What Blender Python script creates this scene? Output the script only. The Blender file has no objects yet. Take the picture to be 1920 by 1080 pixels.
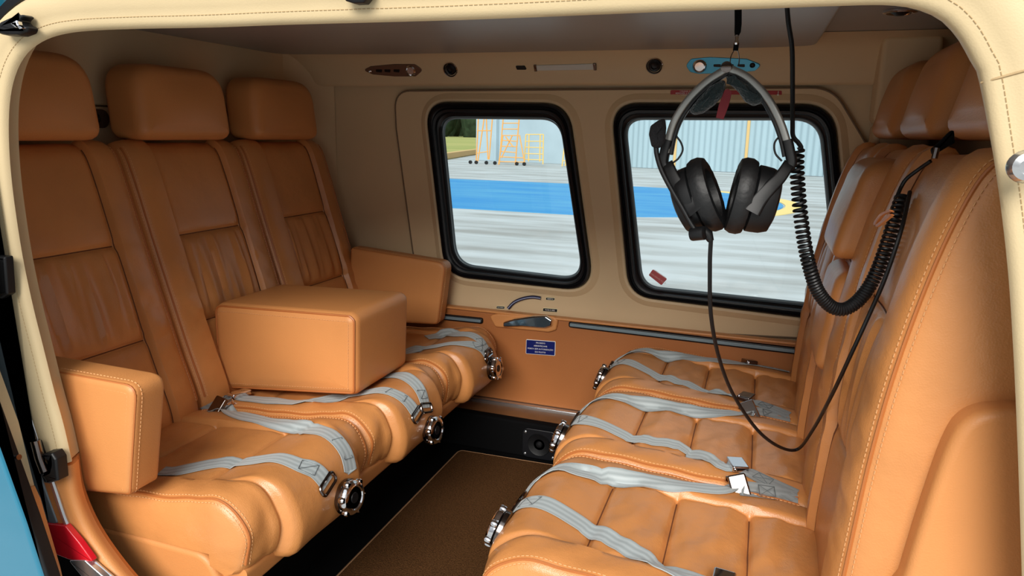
import bpy, bmesh, math, random
import numpy as np
from mathutils import Vector, Matrix
from mathutils.bvhtree import BVHTree
random.seed(4); np.random.seed(4)
SC = bpy.context.scene
COL = SC.collection

# ------------------------------------------------------------------ camera
F = 1331.0; ZC = 1.02
def _n(v): v = np.array(v, float); return v/np.linalg.norm(v)
_wy = _n([475, 282, F]); _wx = -_n([-3950, 368, F]); _wx = _n(_wx-_wy*(_wx@_wy)); _wz = np.cross(_wx, _wy)
if _wz[1] < 0: _wz = -_wz
CM = np.array([_wx, _wy, _wz])                     # camera (right, up, forward) -> world
cam = bpy.data.objects.new('camera', bpy.data.cameras.new('camera'))
COL.objects.link(cam)
_m = Matrix.Identity(4)
for r in range(3):
    _m[r][0] = CM[r, 0]; _m[r][1] = CM[r, 1]; _m[r][2] = -CM[r, 2]
_m[2][3] = ZC
cam.matrix_world = _m
cam.data.sensor_width = 36.0; cam.data.lens = F/1920*36.0
cam.data.clip_start = 0.05; cam.data.clip_end = 3000
SC.camera = cam
def ray(px, py): return CM @ np.array([px-960.0, 540.0-py, F])
def PY(px, py, Y): r = ray(px, py); v = r*Y/r[1]; v[2] += ZC; return Vector(v)
def PX(px, py, X): r = ray(px, py); v = r*X/r[0]; v[2] += ZC; return Vector(v)
def PZ(px, py, Z): r = ray(px, py); v = r*(Z-ZC)/r[2]; v[2] += ZC; return Vector(v)

# ------------------------------------------------------------------ light
w = bpy.data.worlds.new('sky'); SC.world = w; w.use_nodes = True
nt = w.node_tree; nt.nodes.clear()
_o = nt.nodes.new('ShaderNodeOutputWorld'); _b = nt.nodes.new('ShaderNodeBackground')
_tc = nt.nodes.new('ShaderNodeTexCoord'); _sx = nt.nodes.new('ShaderNodeSeparateXYZ'); _cr = nt.nodes.new('ShaderNodeValToRGB')
_cr.color_ramp.elements[0].position = 0.0; _cr.color_ramp.elements[0].color = (0.33, 0.34, 0.35, 1)
_cr.color_ramp.elements[1].position = 1.0; _cr.color_ramp.elements[1].color = (0.93, 0.97, 1.02, 1)   # overcast: the zenith three times the horizon
nt.links.new(_tc.outputs['Generated'], _sx.inputs[0]); nt.links.new(_sx.outputs[2], _cr.inputs[0])
nt.links.new(_cr.outputs[0], _b.inputs[0]); nt.links.new(_b.outputs[0], _o.inputs[0])
_b.inputs[1].default_value = 0.9
sun = bpy.data.objects.new('sun', bpy.data.lights.new('sun', 'SUN'))
COL.objects.link(sun)
sun.data.energy = 3.6; sun.data.angle = math.radians(36); sun.data.color = (1.0, 0.96, 0.9)
sun.rotation_euler = (math.radians(57), 0, math.radians(6))     # high, from behind the camera
SC.view_settings.view_transform = 'Standard'; SC.view_settings.look = 'None'
SC.view_settings.gamma = 1.0; SC.view_settings.use_curve_mapping = False
SC.view_settings.exposure = 0.35
SC.cycles.use_denoising = True
SC.cycles.max_bounces = 10; SC.cycles.diffuse_bounces = 6; SC.cycles.transparent_max_bounces = 12

# ------------------------------------------------------------------ materials
def s2l(c): return tuple(((v/255.0+0.055)/1.055)**2.4 if v/255.0 > 0.04045 else v/255.0/12.92 for v in c)
MATS = {}
def mat(name, rgb, rough=0.5, metal=0.0, spec=0.5, var=0.0, vscale=6.0, bump=0.0, bscale=300.0, coat=0.0, stretch=(1, 1, 1), var_rgb=None, bump2=0.0, b2scale=30.0, sheen=0.0):
    m = bpy.data.materials.new(name); m.use_nodes = True; t = m.node_tree; p = t.nodes['Principled BSDF']
    lin = s2l(rgb)
    p.inputs['Base Color'].default_value = (*lin, 1); p.inputs['Roughness'].default_value = rough
    p.inputs['Metallic'].default_value = metal; p.inputs['Specular IOR Level'].default_value = spec
    p.inputs['Coat Weight'].default_value = coat
    if sheen: p.inputs['Sheen Weight'].default_value = sheen
    tc = t.nodes.new('ShaderNodeTexCoord'); mp = t.nodes.new('ShaderNodeMapping'); mp.inputs['Scale'].default_value = stretch
    t.links.new(tc.outputs['Object'], mp.inputs[0])
    if var > 0:
        n = t.nodes.new('ShaderNodeTexNoise'); n.inputs['Scale'].default_value = vscale; n.inputs['Detail'].default_value = 6
        cr = t.nodes.new('ShaderNodeValToRGB')
        b = s2l(var_rgb) if var_rgb else tuple(v*(1-var) for v in lin)
        cr.color_ramp.elements[0].position = 0.32; cr.color_ramp.elements[0].color = (*b, 1)
        cr.color_ramp.elements[1].position = 0.62; cr.color_ramp.elements[1].color = (*lin, 1)
        t.links.new(mp.outputs[0], n.inputs['Vector']); t.links.new(n.outputs['Fac'], cr.inputs[0]); t.links.new(cr.outputs[0], p.inputs['Base Color'])
    last = None
    for amt, sc_, kind in ((bump2, b2scale, 'n'), (bump, bscale, 'v')):
        if amt <= 0: continue
        x = t.nodes.new('ShaderNodeTexNoise' if kind == 'n' else 'ShaderNodeTexVoronoi'); x.inputs['Scale'].default_value = sc_
        t.links.new(mp.outputs[0], x.inputs['Vector'])
        bn = t.nodes.new('ShaderNodeBump'); bn.inputs['Strength'].default_value = amt; bn.inputs['Distance'].default_value = 0.002 if kind == 'v' else 0.004
        t.links.new(x.outputs[0], bn.inputs['Height'])
        if last: t.links.new(last.outputs[0], bn.inputs['Normal'])
        last = bn
    if last: t.links.new(last.outputs[0], p.inputs['Normal'])
    MATS[name] = m
    return m
TAN = mat('tan_leather', (204, 137, 78), rough=0.36, spec=0.6, var=0.12, vscale=9, bump=0.12, bscale=420, bump2=0.35, b2scale=30)
TAN_S = mat('tan_leather_smooth', (205, 138, 80), rough=0.45, spec=0.4, var=0.06, vscale=5, bump=0.10, bscale=420)
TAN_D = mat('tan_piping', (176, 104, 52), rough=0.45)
SEAM = mat('seam_thread_shadow', (104, 58, 28), rough=0.7)  # seam thread, its dark brown also painting the shadow in the groove
STITCH = mat('stitch_thread', (218, 162, 108), rough=0.7)
CREAM = mat('cream_leather', (208, 187, 147), rough=0.5, spec=0.35, var=0.05, vscale=7, bump=0.06, bscale=500)
CREAM_W = mat('cream_wall_trim', (216, 190, 150), rough=0.5, spec=0.35, var=0.05, vscale=4, bump=0.05, bscale=500)
CREAM_ST = mat('cream_stitch', (176, 150, 110), rough=0.8)
CEIL = mat('ceiling_suede', (158, 152, 146), rough=0.34, spec=0.4, var=0.06, vscale=5)
CARPET = mat('brown_carpet', (92, 62, 36), rough=1.0, spec=0.05, var=0.55, vscale=260, bump=1.0, bscale=450)
BLACK = mat('black_rubber', (12, 13, 17), rough=0.42, spec=0.4)
BLACKF = mat('black_floor_liner', (7, 7, 8), rough=0.85, spec=0.1)
BPLAS = mat('black_plastic', (11, 12, 14), rough=0.45, spec=0.4)
BPAD = mat('black_ear_leather', (12, 13, 15), rough=0.5, bump2=0.15, b2scale=120)
PLUSH = mat('dark_plush', (26, 42, 44), rough=0.95, bump2=1.0, b2scale=260, sheen=0.4)
SILVER = mat('headband_aluminium', (150, 150, 146), rough=0.35, metal=0.7)
CHROME = mat('chrome', (225, 225, 228), rough=0.08, metal=1.0)
CHROME_D = mat('dark_chrome', (120, 112, 108), rough=0.18, metal=1.0)
STEEL = mat('brushed_steel', (205, 208, 210), rough=0.22, metal=0.9)
STEELP = mat('grey_channel', (120, 138, 146), rough=0.4, metal=0.2)
RED = mat('red_paint', (205, 22, 38), rough=0.3, coat=0.4)
REDTAG = mat('dark_red_tag', (120, 24, 34), rough=0.7)
REDPL = mat('red_placard', (168, 30, 34), rough=0.4)
PINK = mat('faded_red_sticker', (206, 92, 96), rough=0.5)
WHITE = mat('white_ink', (236, 236, 232), rough=0.5)
BLUEPL = mat('blue_placard', (14, 28, 100), rough=0.3)
NAVY = mat('navy_lever', (22, 28, 66), rough=0.25, coat=0.5)
SKYPANEL = mat('blue_tinted_panel', (70, 175, 220), rough=0.25, metal=0.3)
BRONZE = mat('bronze_panel', (124, 96, 80), rough=0.3, metal=0.5)
LENS = mat('light_lens', (206, 206, 198), rough=0.35)
TEAL = mat('teal_paint', (28, 112, 140), rough=0.12, coat=1.0)
WPAINT = mat('white_paint', (224, 230, 235), rough=0.15, coat=1.0)
CONC = mat('concrete', (180, 184, 184), rough=0.85, spec=0.2, var=0.3, vscale=1.1, var_rgb=(146, 146, 142), stretch=(0.35, 1.6, 1))
BLUEP = mat('blue_ground_paint', (28, 128, 186), rough=0.7, var=0.3, vscale=1.2, var_rgb=(66, 146, 188), stretch=(0.3, 1.4, 1))
YELP = mat('yellow_ground_paint', (222, 196, 120), rough=0.8)
GRASS = mat('dry_grass', (170, 165, 105), rough=1.0, spec=0.05, var=0.3, vscale=0.15, var_rgb=(136, 146, 84), stretch=(0.2, 1, 1))
KERB = mat('ochre_kerb', (206, 170, 112), rough=0.9)
HANG = mat('pale_corrugated_metal', (152, 172, 180), rough=0.6, var=0.1, vscale=0.8, stretch=(1, 1, 0.15))
HANGW = mat('pale_render', (162, 178, 186), rough=0.8, var=0.12, vscale=0.5)
ORANGE = mat('orange_ladder_paint', (226, 160, 84), rough=0.5)
YEL = mat('yellow_ladder_paint', (222, 186, 110), rough=0.5)
LEAF = mat('dark_foliage', (52, 66, 48), rough=1.0, spec=0.05, var=0.5, vscale=0.8)
BARK = mat('bark', (70, 58, 46), rough=1.0)
# webbing: stripes run along the strap
def webbing(name, c1, c2):
    m = bpy.data.materials.new(name); m.use_nodes = True; t = m.node_tree; p = t.nodes['Principled BSDF']
    p.inputs['Roughness'].default_value = 0.55; p.inputs['Sheen Weight'].default_value = 0.2
    uv = t.nodes.new('ShaderNodeUVMap'); sx = t.nodes.new('ShaderNodeSeparateXYZ'); cr = t.nodes.new('ShaderNodeValToRGB')
    cr.color_ramp.interpolation = 'EASE'
    e = cr.color_ramp.elements
    e[0].position = 0.0; e[0].color = (*s2l(c1), 1); e[1].position = 1.0; e[1].color = (*s2l(c1), 1)
    for pos, c in ((0.18, c2), (0.34, c1), (0.5, c2), (0.66, c1), (0.82, c2)):
        k = e.new(pos); k.color = (*s2l(c), 1)
    wv = t.nodes.new('ShaderNodeTexWave'); wv.inputs['Scale'].default_value = 60; wv.bands_direction = 'Y'
    bn = t.nodes.new('ShaderNodeBump'); bn.inputs['Strength'].default_value = 0.15; bn.inputs['Distance'].default_value = 0.001
    t.links.new(uv.outputs[0], sx.inputs[0]); t.links.new(sx.outputs[0], cr.inputs[0]); t.links.new(cr.outputs[0], p.inputs['Base Color'])
    t.links.new(uv.outputs[0], wv.inputs['Vector']); t.links.new(wv.outputs[0], bn.inputs['Height']); t.links.new(bn.outputs[0], p.inputs['Normal'])
    return m
WEB = webbing('grey_webbing', (150, 160, 162), (176, 186, 188))
WEB_D = webbing('dark_grey_webbing', (122, 126, 126), (136, 140, 140))
# clear pane, faintly tinted
GLASS = bpy.data.materials.new('window_acrylic'); GLASS.use_nodes = True
_t = GLASS.node_tree; _t.nodes.clear()
_out = _t.nodes.new('ShaderNodeOutputMaterial'); _mx = _t.nodes.new('ShaderNodeMixShader'); _tr = _t.nodes.new('ShaderNodeBsdfTransparent'); _gl = _t.nodes.new('ShaderNodeBsdfGlossy'); _fr = _t.nodes.new('ShaderNodeFresnel')
_tr.inputs[0].default_value = (0.93, 0.985, 1.0, 1); _gl.inputs['Roughness'].default_value = 0.02; _fr.inputs[0].default_value = 1.3
_t.links.new(_fr.outputs[0], _mx.inputs[0]); _t.links.new(_tr.outputs[0], _mx.inputs[1]); _t.links.new(_gl.outputs[0], _mx.inputs[2]); _t.links.new(_mx.outputs[0], _out.inputs[0])

# ------------------------------------------------------------------ helpers
def tag(o, label=None, cat=None, group=None, kind=None):
    if label: o['label'] = label
    if cat: o['category'] = cat
    if group: o['group'] = group
    if kind: o['kind'] = kind
    return o
def thing(name, label, cat, loc, group=None):
    o = bpy.data.objects.new(name, None); COL.objects.link(o); o.location = loc; o.empty_display_size = 0.05
    return tag(o, label, cat, group)
def adopt(o, parent):
    if parent is not None:
        o.parent = parent
        root = parent; inv = Vector(parent.location) if parent.type == 'EMPTY' else Vector((0, 0, 0))
        o.matrix_parent_inverse = Matrix.Translation(-inv)
    return o
def mk(name, verts, faces, m, parent=None, smooth=True, uvs=None):
    me = bpy.data.meshes.new(name)
    me.from_pydata([tuple(v) for v in verts], [], [tuple(f) for f in faces])
    if uvs is not None:
        l = me.uv_layers.new(name='UVMap')
        for i, lp in enumerate(me.loops): l.data[i].uv = uvs[lp.vertex_index]
    me.validate(); me.update()
    bm = bmesh.new(); bm.from_mesh(me); bmesh.ops.recalc_face_normals(bm, faces=bm.faces); bm.to_mesh(me); bm.free()
    me.materials.append(m)
    if smooth:
        me.shade_smooth()
        try: me.set_sharp_from_angle(angle=math.radians(42))
        except Exception: pass
    o = bpy.data.objects.new(name, me); COL.objects.link(o)
    return adopt(o, parent)
def catmull(pts, n):
    pts = [np.array(p, float) for p in pts]; P = [2*pts[0]-pts[1]]+pts+[2*pts[-1]-pts[-2]]; out = []
    for i in range(1, len(P)-2):
        for k in range(n):
            t = k/n; a, b, c, d = P[i-1], P[i], P[i+1], P[i+2]
            out.append(0.5*((2*b)+(c-a)*t+(2*a-5*b+4*c-d)*t*t+(3*b-a-3*c+d)*t**3))
    out.append(pts[-1]); return np.array(out)
def resample(pts, n):
    pts = np.array(pts, float); s = np.r_[0, np.cumsum(np.linalg.norm(np.diff(pts, axis=0), axis=1))]
    q = np.linspace(0, s[-1], n); return np.stack([np.interp(q, s, pts[:, k]) for k in range(pts.shape[1])], 1)
def rrect(w, h, r, n=6, cx=0, cy=0):
    out = []; r = min(r, w/2-1e-5, h/2-1e-5)
    for (sx, sy, a0) in ((1, 1, 0), (-1, 1, 90), (-1, -1, 180), (1, -1, 270)):
        for k in range(n+1):
            a = math.radians(a0+90*k/n); out.append((cx+sx*(w/2-r)+r*math.cos(a), cy+sy*(h/2-r)+r*math.sin(a)))
    return out
def round_poly(pts, r, n=6):
    out = []; N = len(pts)
    rs = r if isinstance(r, (list, tuple)) else [r]*N
    for i in range(N):
        p = np.array(pts[i], float); a = np.array(pts[i-1], float)-p; b = np.array(pts[(i+1) % N], float)-p
        la, lb = np.linalg.norm(a), np.linalg.norm(b); a /= la; b /= lb
        th = math.acos(max(-1, min(1, a@b))); d = min(rs[i]/max(math.tan(th/2), 1e-3), la*0.48, lb*0.48)
        if d < 1e-6: out.append(tuple(p)); continue
        s, e = p+a*d, p+b*d
        for k in range(n+1):
            t = k/n; out.append(tuple((1-t)**2*s+2*t*(1-t)*p+t*t*e))
    return out
def area2(o): return 0.5*sum(o[i-1][0]*o[i][1]-o[i][0]*o[i-1][1] for i in range(len(o)))
def inset(o, d):
    o = np.array(o, float); sgn = 1 if area2(o) > 0 else -1
    e = np.roll(o, -1, 0)-np.roll(o, 1, 0); L = np.linalg.norm(e, axis=1)[:, None]; L[L < 1e-9] = 1
    nrm = np.stack([-e[:, 1], e[:, 0]], 1)/L*sgn
    return o+nrm*d
def slab(name, o, d, r, m, f, parent=None, crown=0.0, rb=0.0, seg=5, uvs=None, smooth=True):
    """outline o (2D), depth d along the third axis, front edge rounded by r, back edge by rb; f maps (a, b, c) to the world"""
    if crown:
        o = resample(np.vstack([o, o[:1]]), 121)[:-1]
    rings = []
    if rb > 0:
        for k in range(seg+1):
            a = math.pi/2*k/seg; rings.append((rb*(1-math.sin(a)), rb*(1-math.cos(a))))
    else: rings.append((0.0, 0.0))
    if r > 0:
        for k in range(seg+1):
            a = math.pi/2*k/seg; rings.append((r*(1-math.cos(a)), d-r+r*math.sin(a)))
        if not crown and len(o) > 3: r = r+min(0.0006, r*0.2); rings.append((r, d))
    else: rings.append((0.0, d))
    V = []; Fc = []; N = len(o)
    for ins, c in rings:
        for p in inset(o, ins): V.append(f(p[0], p[1], c))
    for k in range(len(rings)-1):
        for i in range(N):
            j = (i+1) % N; Fc.append((k*N+i, k*N+j, (k+1)*N+j, (k+1)*N+i))
    base = (len(rings)-1)*N; top = inset(o, r); ce = top.mean(0)
    if crown:
        lo, hi = top.min(0), top.max(0); md = (lo+hi)/2; hf = (hi-lo)/2
        cz = lambda q: d+crown*max(0, 1-((q[0]-md[0])/hf[0])**2)*max(0, 1-((q[1]-md[1])/hf[1])**2)
        for sc in (0.9, 0.8, 0.7, 0.6, 0.5, 0.4, 0.3, 0.2, 0.1):
            b2 = len(V)
            for p in top: q = ce+(p-ce)*sc; V.append(f(q[0], q[1], cz(q)))
            for i in range(N):
                j = (i+1) % N; Fc.append((base+i, base+j, b2+j, b2+i))
            base = b2
        ci = len(V); V.append(f(ce[0], ce[1], cz(ce)))
        for i in range(N): Fc.append((base+i, base+(i+1) % N, ci))
    else: Fc.append(tuple(base+i for i in range(N)))
    Fc.append(tuple(range(N-1, -1, -1)))
    return mk(name, V, Fc, m, parent, smooth)
def frames_(path):
    P = np.array(path, float); T = np.gradient(P, axis=0); T /= np.linalg.norm(T, axis=1)[:, None]+1e-12
    up = np.array([0, 0, 1.0]) if abs(T[0][2]) < 0.9 else np.array([0, 1.0, 0]); Ns = []
    n = up-T[0]*(up@T[0]); n /= np.linalg.norm(n)
    for t in T:
        n = n-t*(n@t); n /= np.linalg.norm(n)+1e-12; Ns.append(n.copy())
    Ns = np.array(Ns); return P, T, Ns, np.cross(T, Ns)
def tube_data(path, r, n=8, closed=False):
    P, T, A, B = frames_(path); V = []; Fc = []; M = len(P)
    rr = r if hasattr(r, '__len__') else [r]*M
    for i in range(M):
        for k in range(n):
            a = 2*math.pi*k/n; V.append(P[i]+rr[i]*(math.cos(a)*A[i]+math.sin(a)*B[i]))
    for i in range(M-1 if not closed else M):
        j = (i+1) % M
        for k in range(n):
            l = (k+1) % n; Fc.append((i*n+k, i*n+l, j*n+l, j*n+k))
    if not closed: Fc += [tuple(range(n-1, -1, -1)), tuple((M-1)*n+k for k in range(n))]
    return V, Fc
def tube(name, path, r, m, parent=None, n=8, closed=False):
    return mk(name, *tube_data(path, r, n, closed), m, parent)
def join(parts):
    V = []; Fc = []
    for v, f in parts:
        b = len(V); V += list(v); Fc += [tuple(i+b for i in q) for q in f]
    return V, Fc
def bar(name, path, wvec, depth, thick, m, parent=None, taper=None):
    """flat bar swept along path: depth along wvec, thick across"""
    P = np.array(path, float); T = np.gradient(P, axis=0); T /= np.linalg.norm(T, axis=1)[:, None]; wv = np.array(wvec, float); V = []; Fc = []
    sec = rrect(depth, 1.0, 0.3, 3); sec = [(a, b) for a, b in rrect(depth, thick, min(depth, thick)*0.3, 3)]; n = len(sec)
    for i in range(len(P)):
        s = np.cross(T[i], wv); s /= np.linalg.norm(s); k = taper[i] if taper is not None else 1.0
        for a, b in sec: V.append(P[i]+wv*a+s*b*k)
    for i in range(len(P)-1):
        for k in range(n): Fc.append((i*n+k, i*n+(k+1) % n, (i+1)*n+(k+1) % n, (i+1)*n+k))
    Fc += [tuple(range(n-1, -1, -1)), tuple((len(P)-1)*n+k for k in range(n))]
    return mk(name, V, Fc, m, parent)
def lathe_data(prof, c, ax, n=24):
    ax = np.array(ax, float)/np.linalg.norm(ax); u = np.cross(ax, [0, 0, 1.0]) if abs(ax[2]) < 0.9 else np.cross(ax, [0, 1.0, 0]); u /= np.linalg.norm(u); v = np.cross(ax, u); c = np.array(c, float)
    V = []; Fc = []
    for r, h in prof:
        for k in range(n):
            a = 2*math.pi*k/n; V.append(c+ax*h+r*(math.cos(a)*u+math.sin(a)*v))
    for i in range(len(prof)-1):
        for k in range(n): Fc.append((i*n+k, i*n+(k+1) % n, (i+1)*n+(k+1) % n, (i+1)*n+k))
    Fc += [tuple(range(n-1, -1, -1)), tuple((len(prof)-1)*n+k for k in range(n))]
    return V, Fc
def lathe(name, prof, c, ax, m, parent=None, n=24): return mk(name, *lathe_data(prof, c, ax, n), m, parent)
def box(name, a, b, m, parent=None, bev=0.0):
    a, b = Vector(a), Vector(b); bm = bmesh.new(); bmesh.ops.create_cube(bm, size=1.0)
    for v in bm.verts: v.co = Vector([(a[k]+b[k])/2+v.co[k]*(b[k]-a[k]) for k in range(3)])
    if bev: bmesh.ops.bevel(bm, geom=bm.edges[:], offset=bev, segments=3, affect='EDGES', profile=0.5)
    V = [v.co.copy() for v in bm.verts]; bm.verts.index_update(); Fc = [[v.index for v in f.verts] for f in bm.faces]; bm.free()
    return mk(name, V, Fc, m, parent)
def stitches(name, path, m, parent, pitch=0.0075, ln=0.0048, r=0.0008):
    L = np.linalg.norm(np.diff(np.array(path, float), axis=0), axis=1).sum(); n = max(2, int(L/pitch)); P = resample(path, n*2); parts = []
    for i in range(n):
        a = P[2*i]; b = P[min(2*i+1, len(P)-1)]; d = b-a; l = np.linalg.norm(d)
        if l < 1e-6: continue
        d = d/l*ln; parts.append(tube_data([a, a+d], r, 4))
    o = mk(name, *join(parts), m, parent, smooth=False); o['kind'] = 'stuff'; return o
def fill_holes(outer, holes, f, d):
    """flat face with holes, plus rims going back by d"""
    bm = bmesh.new(); loops = []
    for lp in [outer]+holes:
        vs = [bm.verts.new((p[0], p[1], 0)) for p in lp]; loops.append(vs)
        for i in range(len(vs)): bm.edges.new((vs[i-1], vs[i]))
    bmesh.ops.triangle_fill(bm, use_beauty=True, use_dissolve=False, edges=bm.edges[:])
    bm.verts.index_update(); V = [f(v.co.x, v.co.y, 0) for v in bm.verts]; Fc = [[v.index for v in q.verts] for q in bm.faces]
    for vs in loops:
        b = len(V)
        for v in vs: V.append(f(v.co.x, v.co.y, d))
        n = len(vs)
        for i in range(n): Fc.append((vs[i].index, vs[(i+1) % n].index, b+(i+1) % n, b+i))
    bm.free(); return V, Fc
def loft(name, rings, m, parent=None, closed=True, cap=False):
    n = len(rings[0]); V = [p for r in rings for p in r]; Fc = []
    for k in range(len(rings)-1):
        for i in range(n if closed else n-1): Fc.append((k*n+i, k*n+(i+1) % n, (k+1)*n+(i+1) % n, (k+1)*n+i))
    if cap: Fc += [tuple(range(n-1, -1, -1)), tuple((len(rings)-1)*n+i for i in range(n))]
    return mk(name, V, Fc, m, parent)
def text(name, s, size, loc, right, up, m, parent, align='CENTER'):
    c = bpy.data.curves.new(name, 'FONT'); c.body = s; c.size = size; c.align_x = align; c.align_y = 'CENTER'; c.extrude = 0.00015; c.resolution_u = 2
    o = bpy.data.objects.new(name, c); COL.objects.link(o); dg = bpy.context.evaluated_depsgraph_get(); dg.update()
    me = bpy.data.meshes.new_from_object(o.evaluated_get(dg)); bpy.data.objects.remove(o); bpy.data.curves.remove(c)
    rt = Vector(right).normalized(); u = Vector(up).normalized(); u = (u-rt*u.dot(rt)).normalized(); nn = rt.cross(u)
    for v in me.vertices: v.co = Vector(loc)+rt*v.co.x+u*v.co.y+nn*v.co.z
    me.materials.clear(); me.materials.append(m); me.name = name
    ob = bpy.data.objects.new(name, me); COL.objects.link(ob); ob['kind'] = 'stuff'; return adopt(ob, parent)
def samples(n, seams, w):
    s = set(np.round(np.linspace(-1, 1, n), 5))
    for q in seams:
        for k in (-2, -1, -0.5, 0, 0.5, 1, 2): s.add(round(min(1, max(-1, q+k*w)), 5))
    return np.array(sorted(s))
BV = {}
class Pad:
    """upholstered pad: a side profile swept across the seat, closed and rounded at its edges, with seams, bolsters and folds pressed in"""
    def __init__(s, prof, y0, y1, thick, disp, flip=1, p=7.0, q=9.0, xmod=None, core=None):
        c = catmull(prof, 16); s.c = resample(c, 400); t = np.gradient(s.c, axis=0); t /= np.linalg.norm(t, axis=1)[:, None]
        s.n = np.stack([-t[:, 1], t[:, 0]], 1)*flip; s.y0, s.y1, s.th, s.disp, s.p, s.q, s.xmod, s.core = y0, y1, thick, disp, p, q, xmod, core
    def ev(s, u, v, lift=0.0):
        u = np.asarray(u, float); v = np.asarray(v, float); k = v*399; g = np.arange(400)
        X = np.interp(k, g, s.c[:, 0]); Z = np.interp(k, g, s.c[:, 1]); nx = np.interp(k, g, s.n[:, 0]); nz = np.interp(k, g, s.n[:, 1])
        e = np.clip(1-np.abs(u)**s.p, 0, 1)**(1/s.p)*np.clip(1-np.abs(2*v-1)**s.q, 0, 1)**(1/s.q)
        h = -s.th*(1-e)+s.disp(u, v)*np.minimum(1, e*1.5)+lift
        if s.xmod is not None:
            dx, dz = s.xmod(u, v); X = X+dx; Z = Z+dz
        if s.core is not None:
            (xa, xb), (za, zb) = s.core; h = s.disp(u, v)*np.minimum(1, e*1.5)+lift
            cx = np.clip(X, xa, xb); cz = np.clip(Z, za, zb); X = cx+(X-cx)*e; Z = cz+(Z-cz)*e
        return np.stack([X+nx*h, (s.y0+s.y1)/2+u*(s.y1-s.y0)/2+0*v, Z+nz*h], -1)
    def build(s, name, m, parent, us, vs, nu=46, nv=64, key=None):
        t = samples(nu, us, 0.012); u = np.where(np.abs(t) > 0.8, np.sign(t)*(0.8+0.2*np.sin((np.abs(t)-0.8)/0.2*math.pi/2)), t); u = np.unique(np.round(u, 5))
        tv = samples(nv, [2*x-1 for x in vs], 0.010); tv = np.where(np.abs(tv) > 0.85, np.sign(tv)*(0.85+0.15*np.sin((np.abs(tv)-0.85)/0.15*math.pi/2)), tv); v = (np.unique(np.round(tv, 5))+1)/2
        U, W = np.meshgrid(u, v); V = s.ev(U, W).reshape(-1, 3); nU, nV = len(u), len(v); Fc = []
        for j in range(nV-1):
            for i in range(nU-1): a = j*nU+i; Fc.append((a, a+1, a+nU+1, a+nU))
        for j in range(nV-1): Fc.append((j*nU, (j+1)*nU, (j+1)*nU+nU-1, j*nU+nU-1))
        Fc.append(tuple(range(nU-1, -1, -1))); Fc.append(tuple((nV-1)*nU+i for i in range(nU)))
        if key: BV.setdefault(key, []).append((V, Fc))
        return mk(name, V, Fc, m, parent)
    def line(s, us, vs, lift=0.0): return s.ev(np.array(us, float), np.array(vs, float), lift)
G = lambda x, w: np.exp(-(x/w)**2)
def sst(a, b, x): t = np.clip((x-a)/(b-a), 0, 1); return t*t*(3-2*t)

# ------------------------------------------------------------------ setting: ground and surroundings outside
GZ = -0.72
f_xy = lambda z: (lambda a, b, c: (a, b, z+c))
tag(slab('ground', [(-260, -30), (260, -30), (260, 620), (-260, 620)], 0.3, 0, CONC, f_xy(GZ-0.3)), kind='structure')
st = [(-26, 24.65), (-26, 15.15)]+[(-4.15+4.75*math.cos(a), 19.9+4.75*math.sin(a)) for a in np.linspace(-math.pi/2, math.pi/2, 40)]
tag(slab('painted_marking', st, 0.012, 0, BLUEP, f_xy(GZ)), 'blue painted band with a rounded end on the concrete apron', 'ground marking')
arc = [(-4.15+r*math.cos(a), 19.9+r*math.sin(a)) for r, sg in ((4.8, 1), (5.25, -1)) for a in (np.linspace(-0.7, 1.1, 30)[::sg])]
tag(slab('painted_outline', arc, 0.012, 0, YELP, f_xy(GZ)), 'pale yellow painted arc around the rounded end of the blue band', 'ground marking')
gA = PZ(835, 300, GZ); gB = PZ(912, 287, GZ)
tag(slab('grass_field', [(gA.x-60, gA.y-14), (gA.x, gA.y), (gB.x, gB.y), (-30, 300), (-240, 500), (-240, 60)], 0.05, 0, GRASS, f_xy(GZ)), 'dry green and straw coloured grass field behind the ladders', 'grass', kind='stuff')
kd = Vector((gB.x-gA.x, gB.y-gA.y, 0)).normalized(); kn = Vector((-kd.y, kd.x, 0))
kp = [gA-kd*30, gB+kd*1.0, gB+kd*1.0+kn*0.35, gA-kd*30+kn*0.35]
tag(slab('kerb', [(p.x, p.y) for p in kp], 0.42, 0.05, KERB, f_xy(GZ)), 'low ochre kerb along the edge of the grass field', 'kerb')
# hangar
hA = Vector((-16.2, 42.3, GZ)); hB = Vector((-0.34, 37.4, GZ)); hd = (hB-hA).normalized(); hn = Vector((hd.y, -hd.x, 0))
hg = thing('hangar', 'pale hangar with a corrugated metal door beyond the blue band', 'building', hA)
hp = lambda s, c, z: hA+hd*s+hn*c+Vector((0, 0, z))
slab('rendered_wall', [(0, 0), (8.6, 0), (8.6, 11), (0, 11)], 0.3, 0.02, HANGW, lambda a, b, c: hp(a, c-0.3, b), hg)
slab('corner_column', [(-0.9, 0), (0.7, 0), (0.7, 11), (-0.9, 11)], 0.5, 0.08, HANGW, lambda a, b, c: hp(a, c-0.15, b), hg)
for k in range(7):
    s0 = 8.65+k*3.75; V = []; Fc = []; n = 60
    for i in range(n+1):
        s = s0+3.7*i/n; c = 0.05+0.035*math.sin(i/n*2*math.pi*12)
        V += [hp(s, c, 0.02), hp(s, c, 11), hp(s, -0.1, 11), hp(s, -0.1, 0.02)]
    for i in range(n):
        for j in range(4): Fc.append((i*4+j, i*4+(j+1) % 4, (i+1)*4+(j+1) % 4, (i+1)*4+j))
    Fc += [(0, 1, 2, 3), (n*4+3, n*4+2, n*4+1, n*4)]
    mk('corrugated_panel', V, Fc, HANG, hg)
    slab('panel_rail', [(s0-0.09, 0), (s0+0.05, 0), (s0+0.05, 11), (s0-0.09, 11)], 0.13, 0.01, KERB if k in (1, 2) else HANGW, lambda a, b, c: hp(a, c, b), hg)
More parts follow.
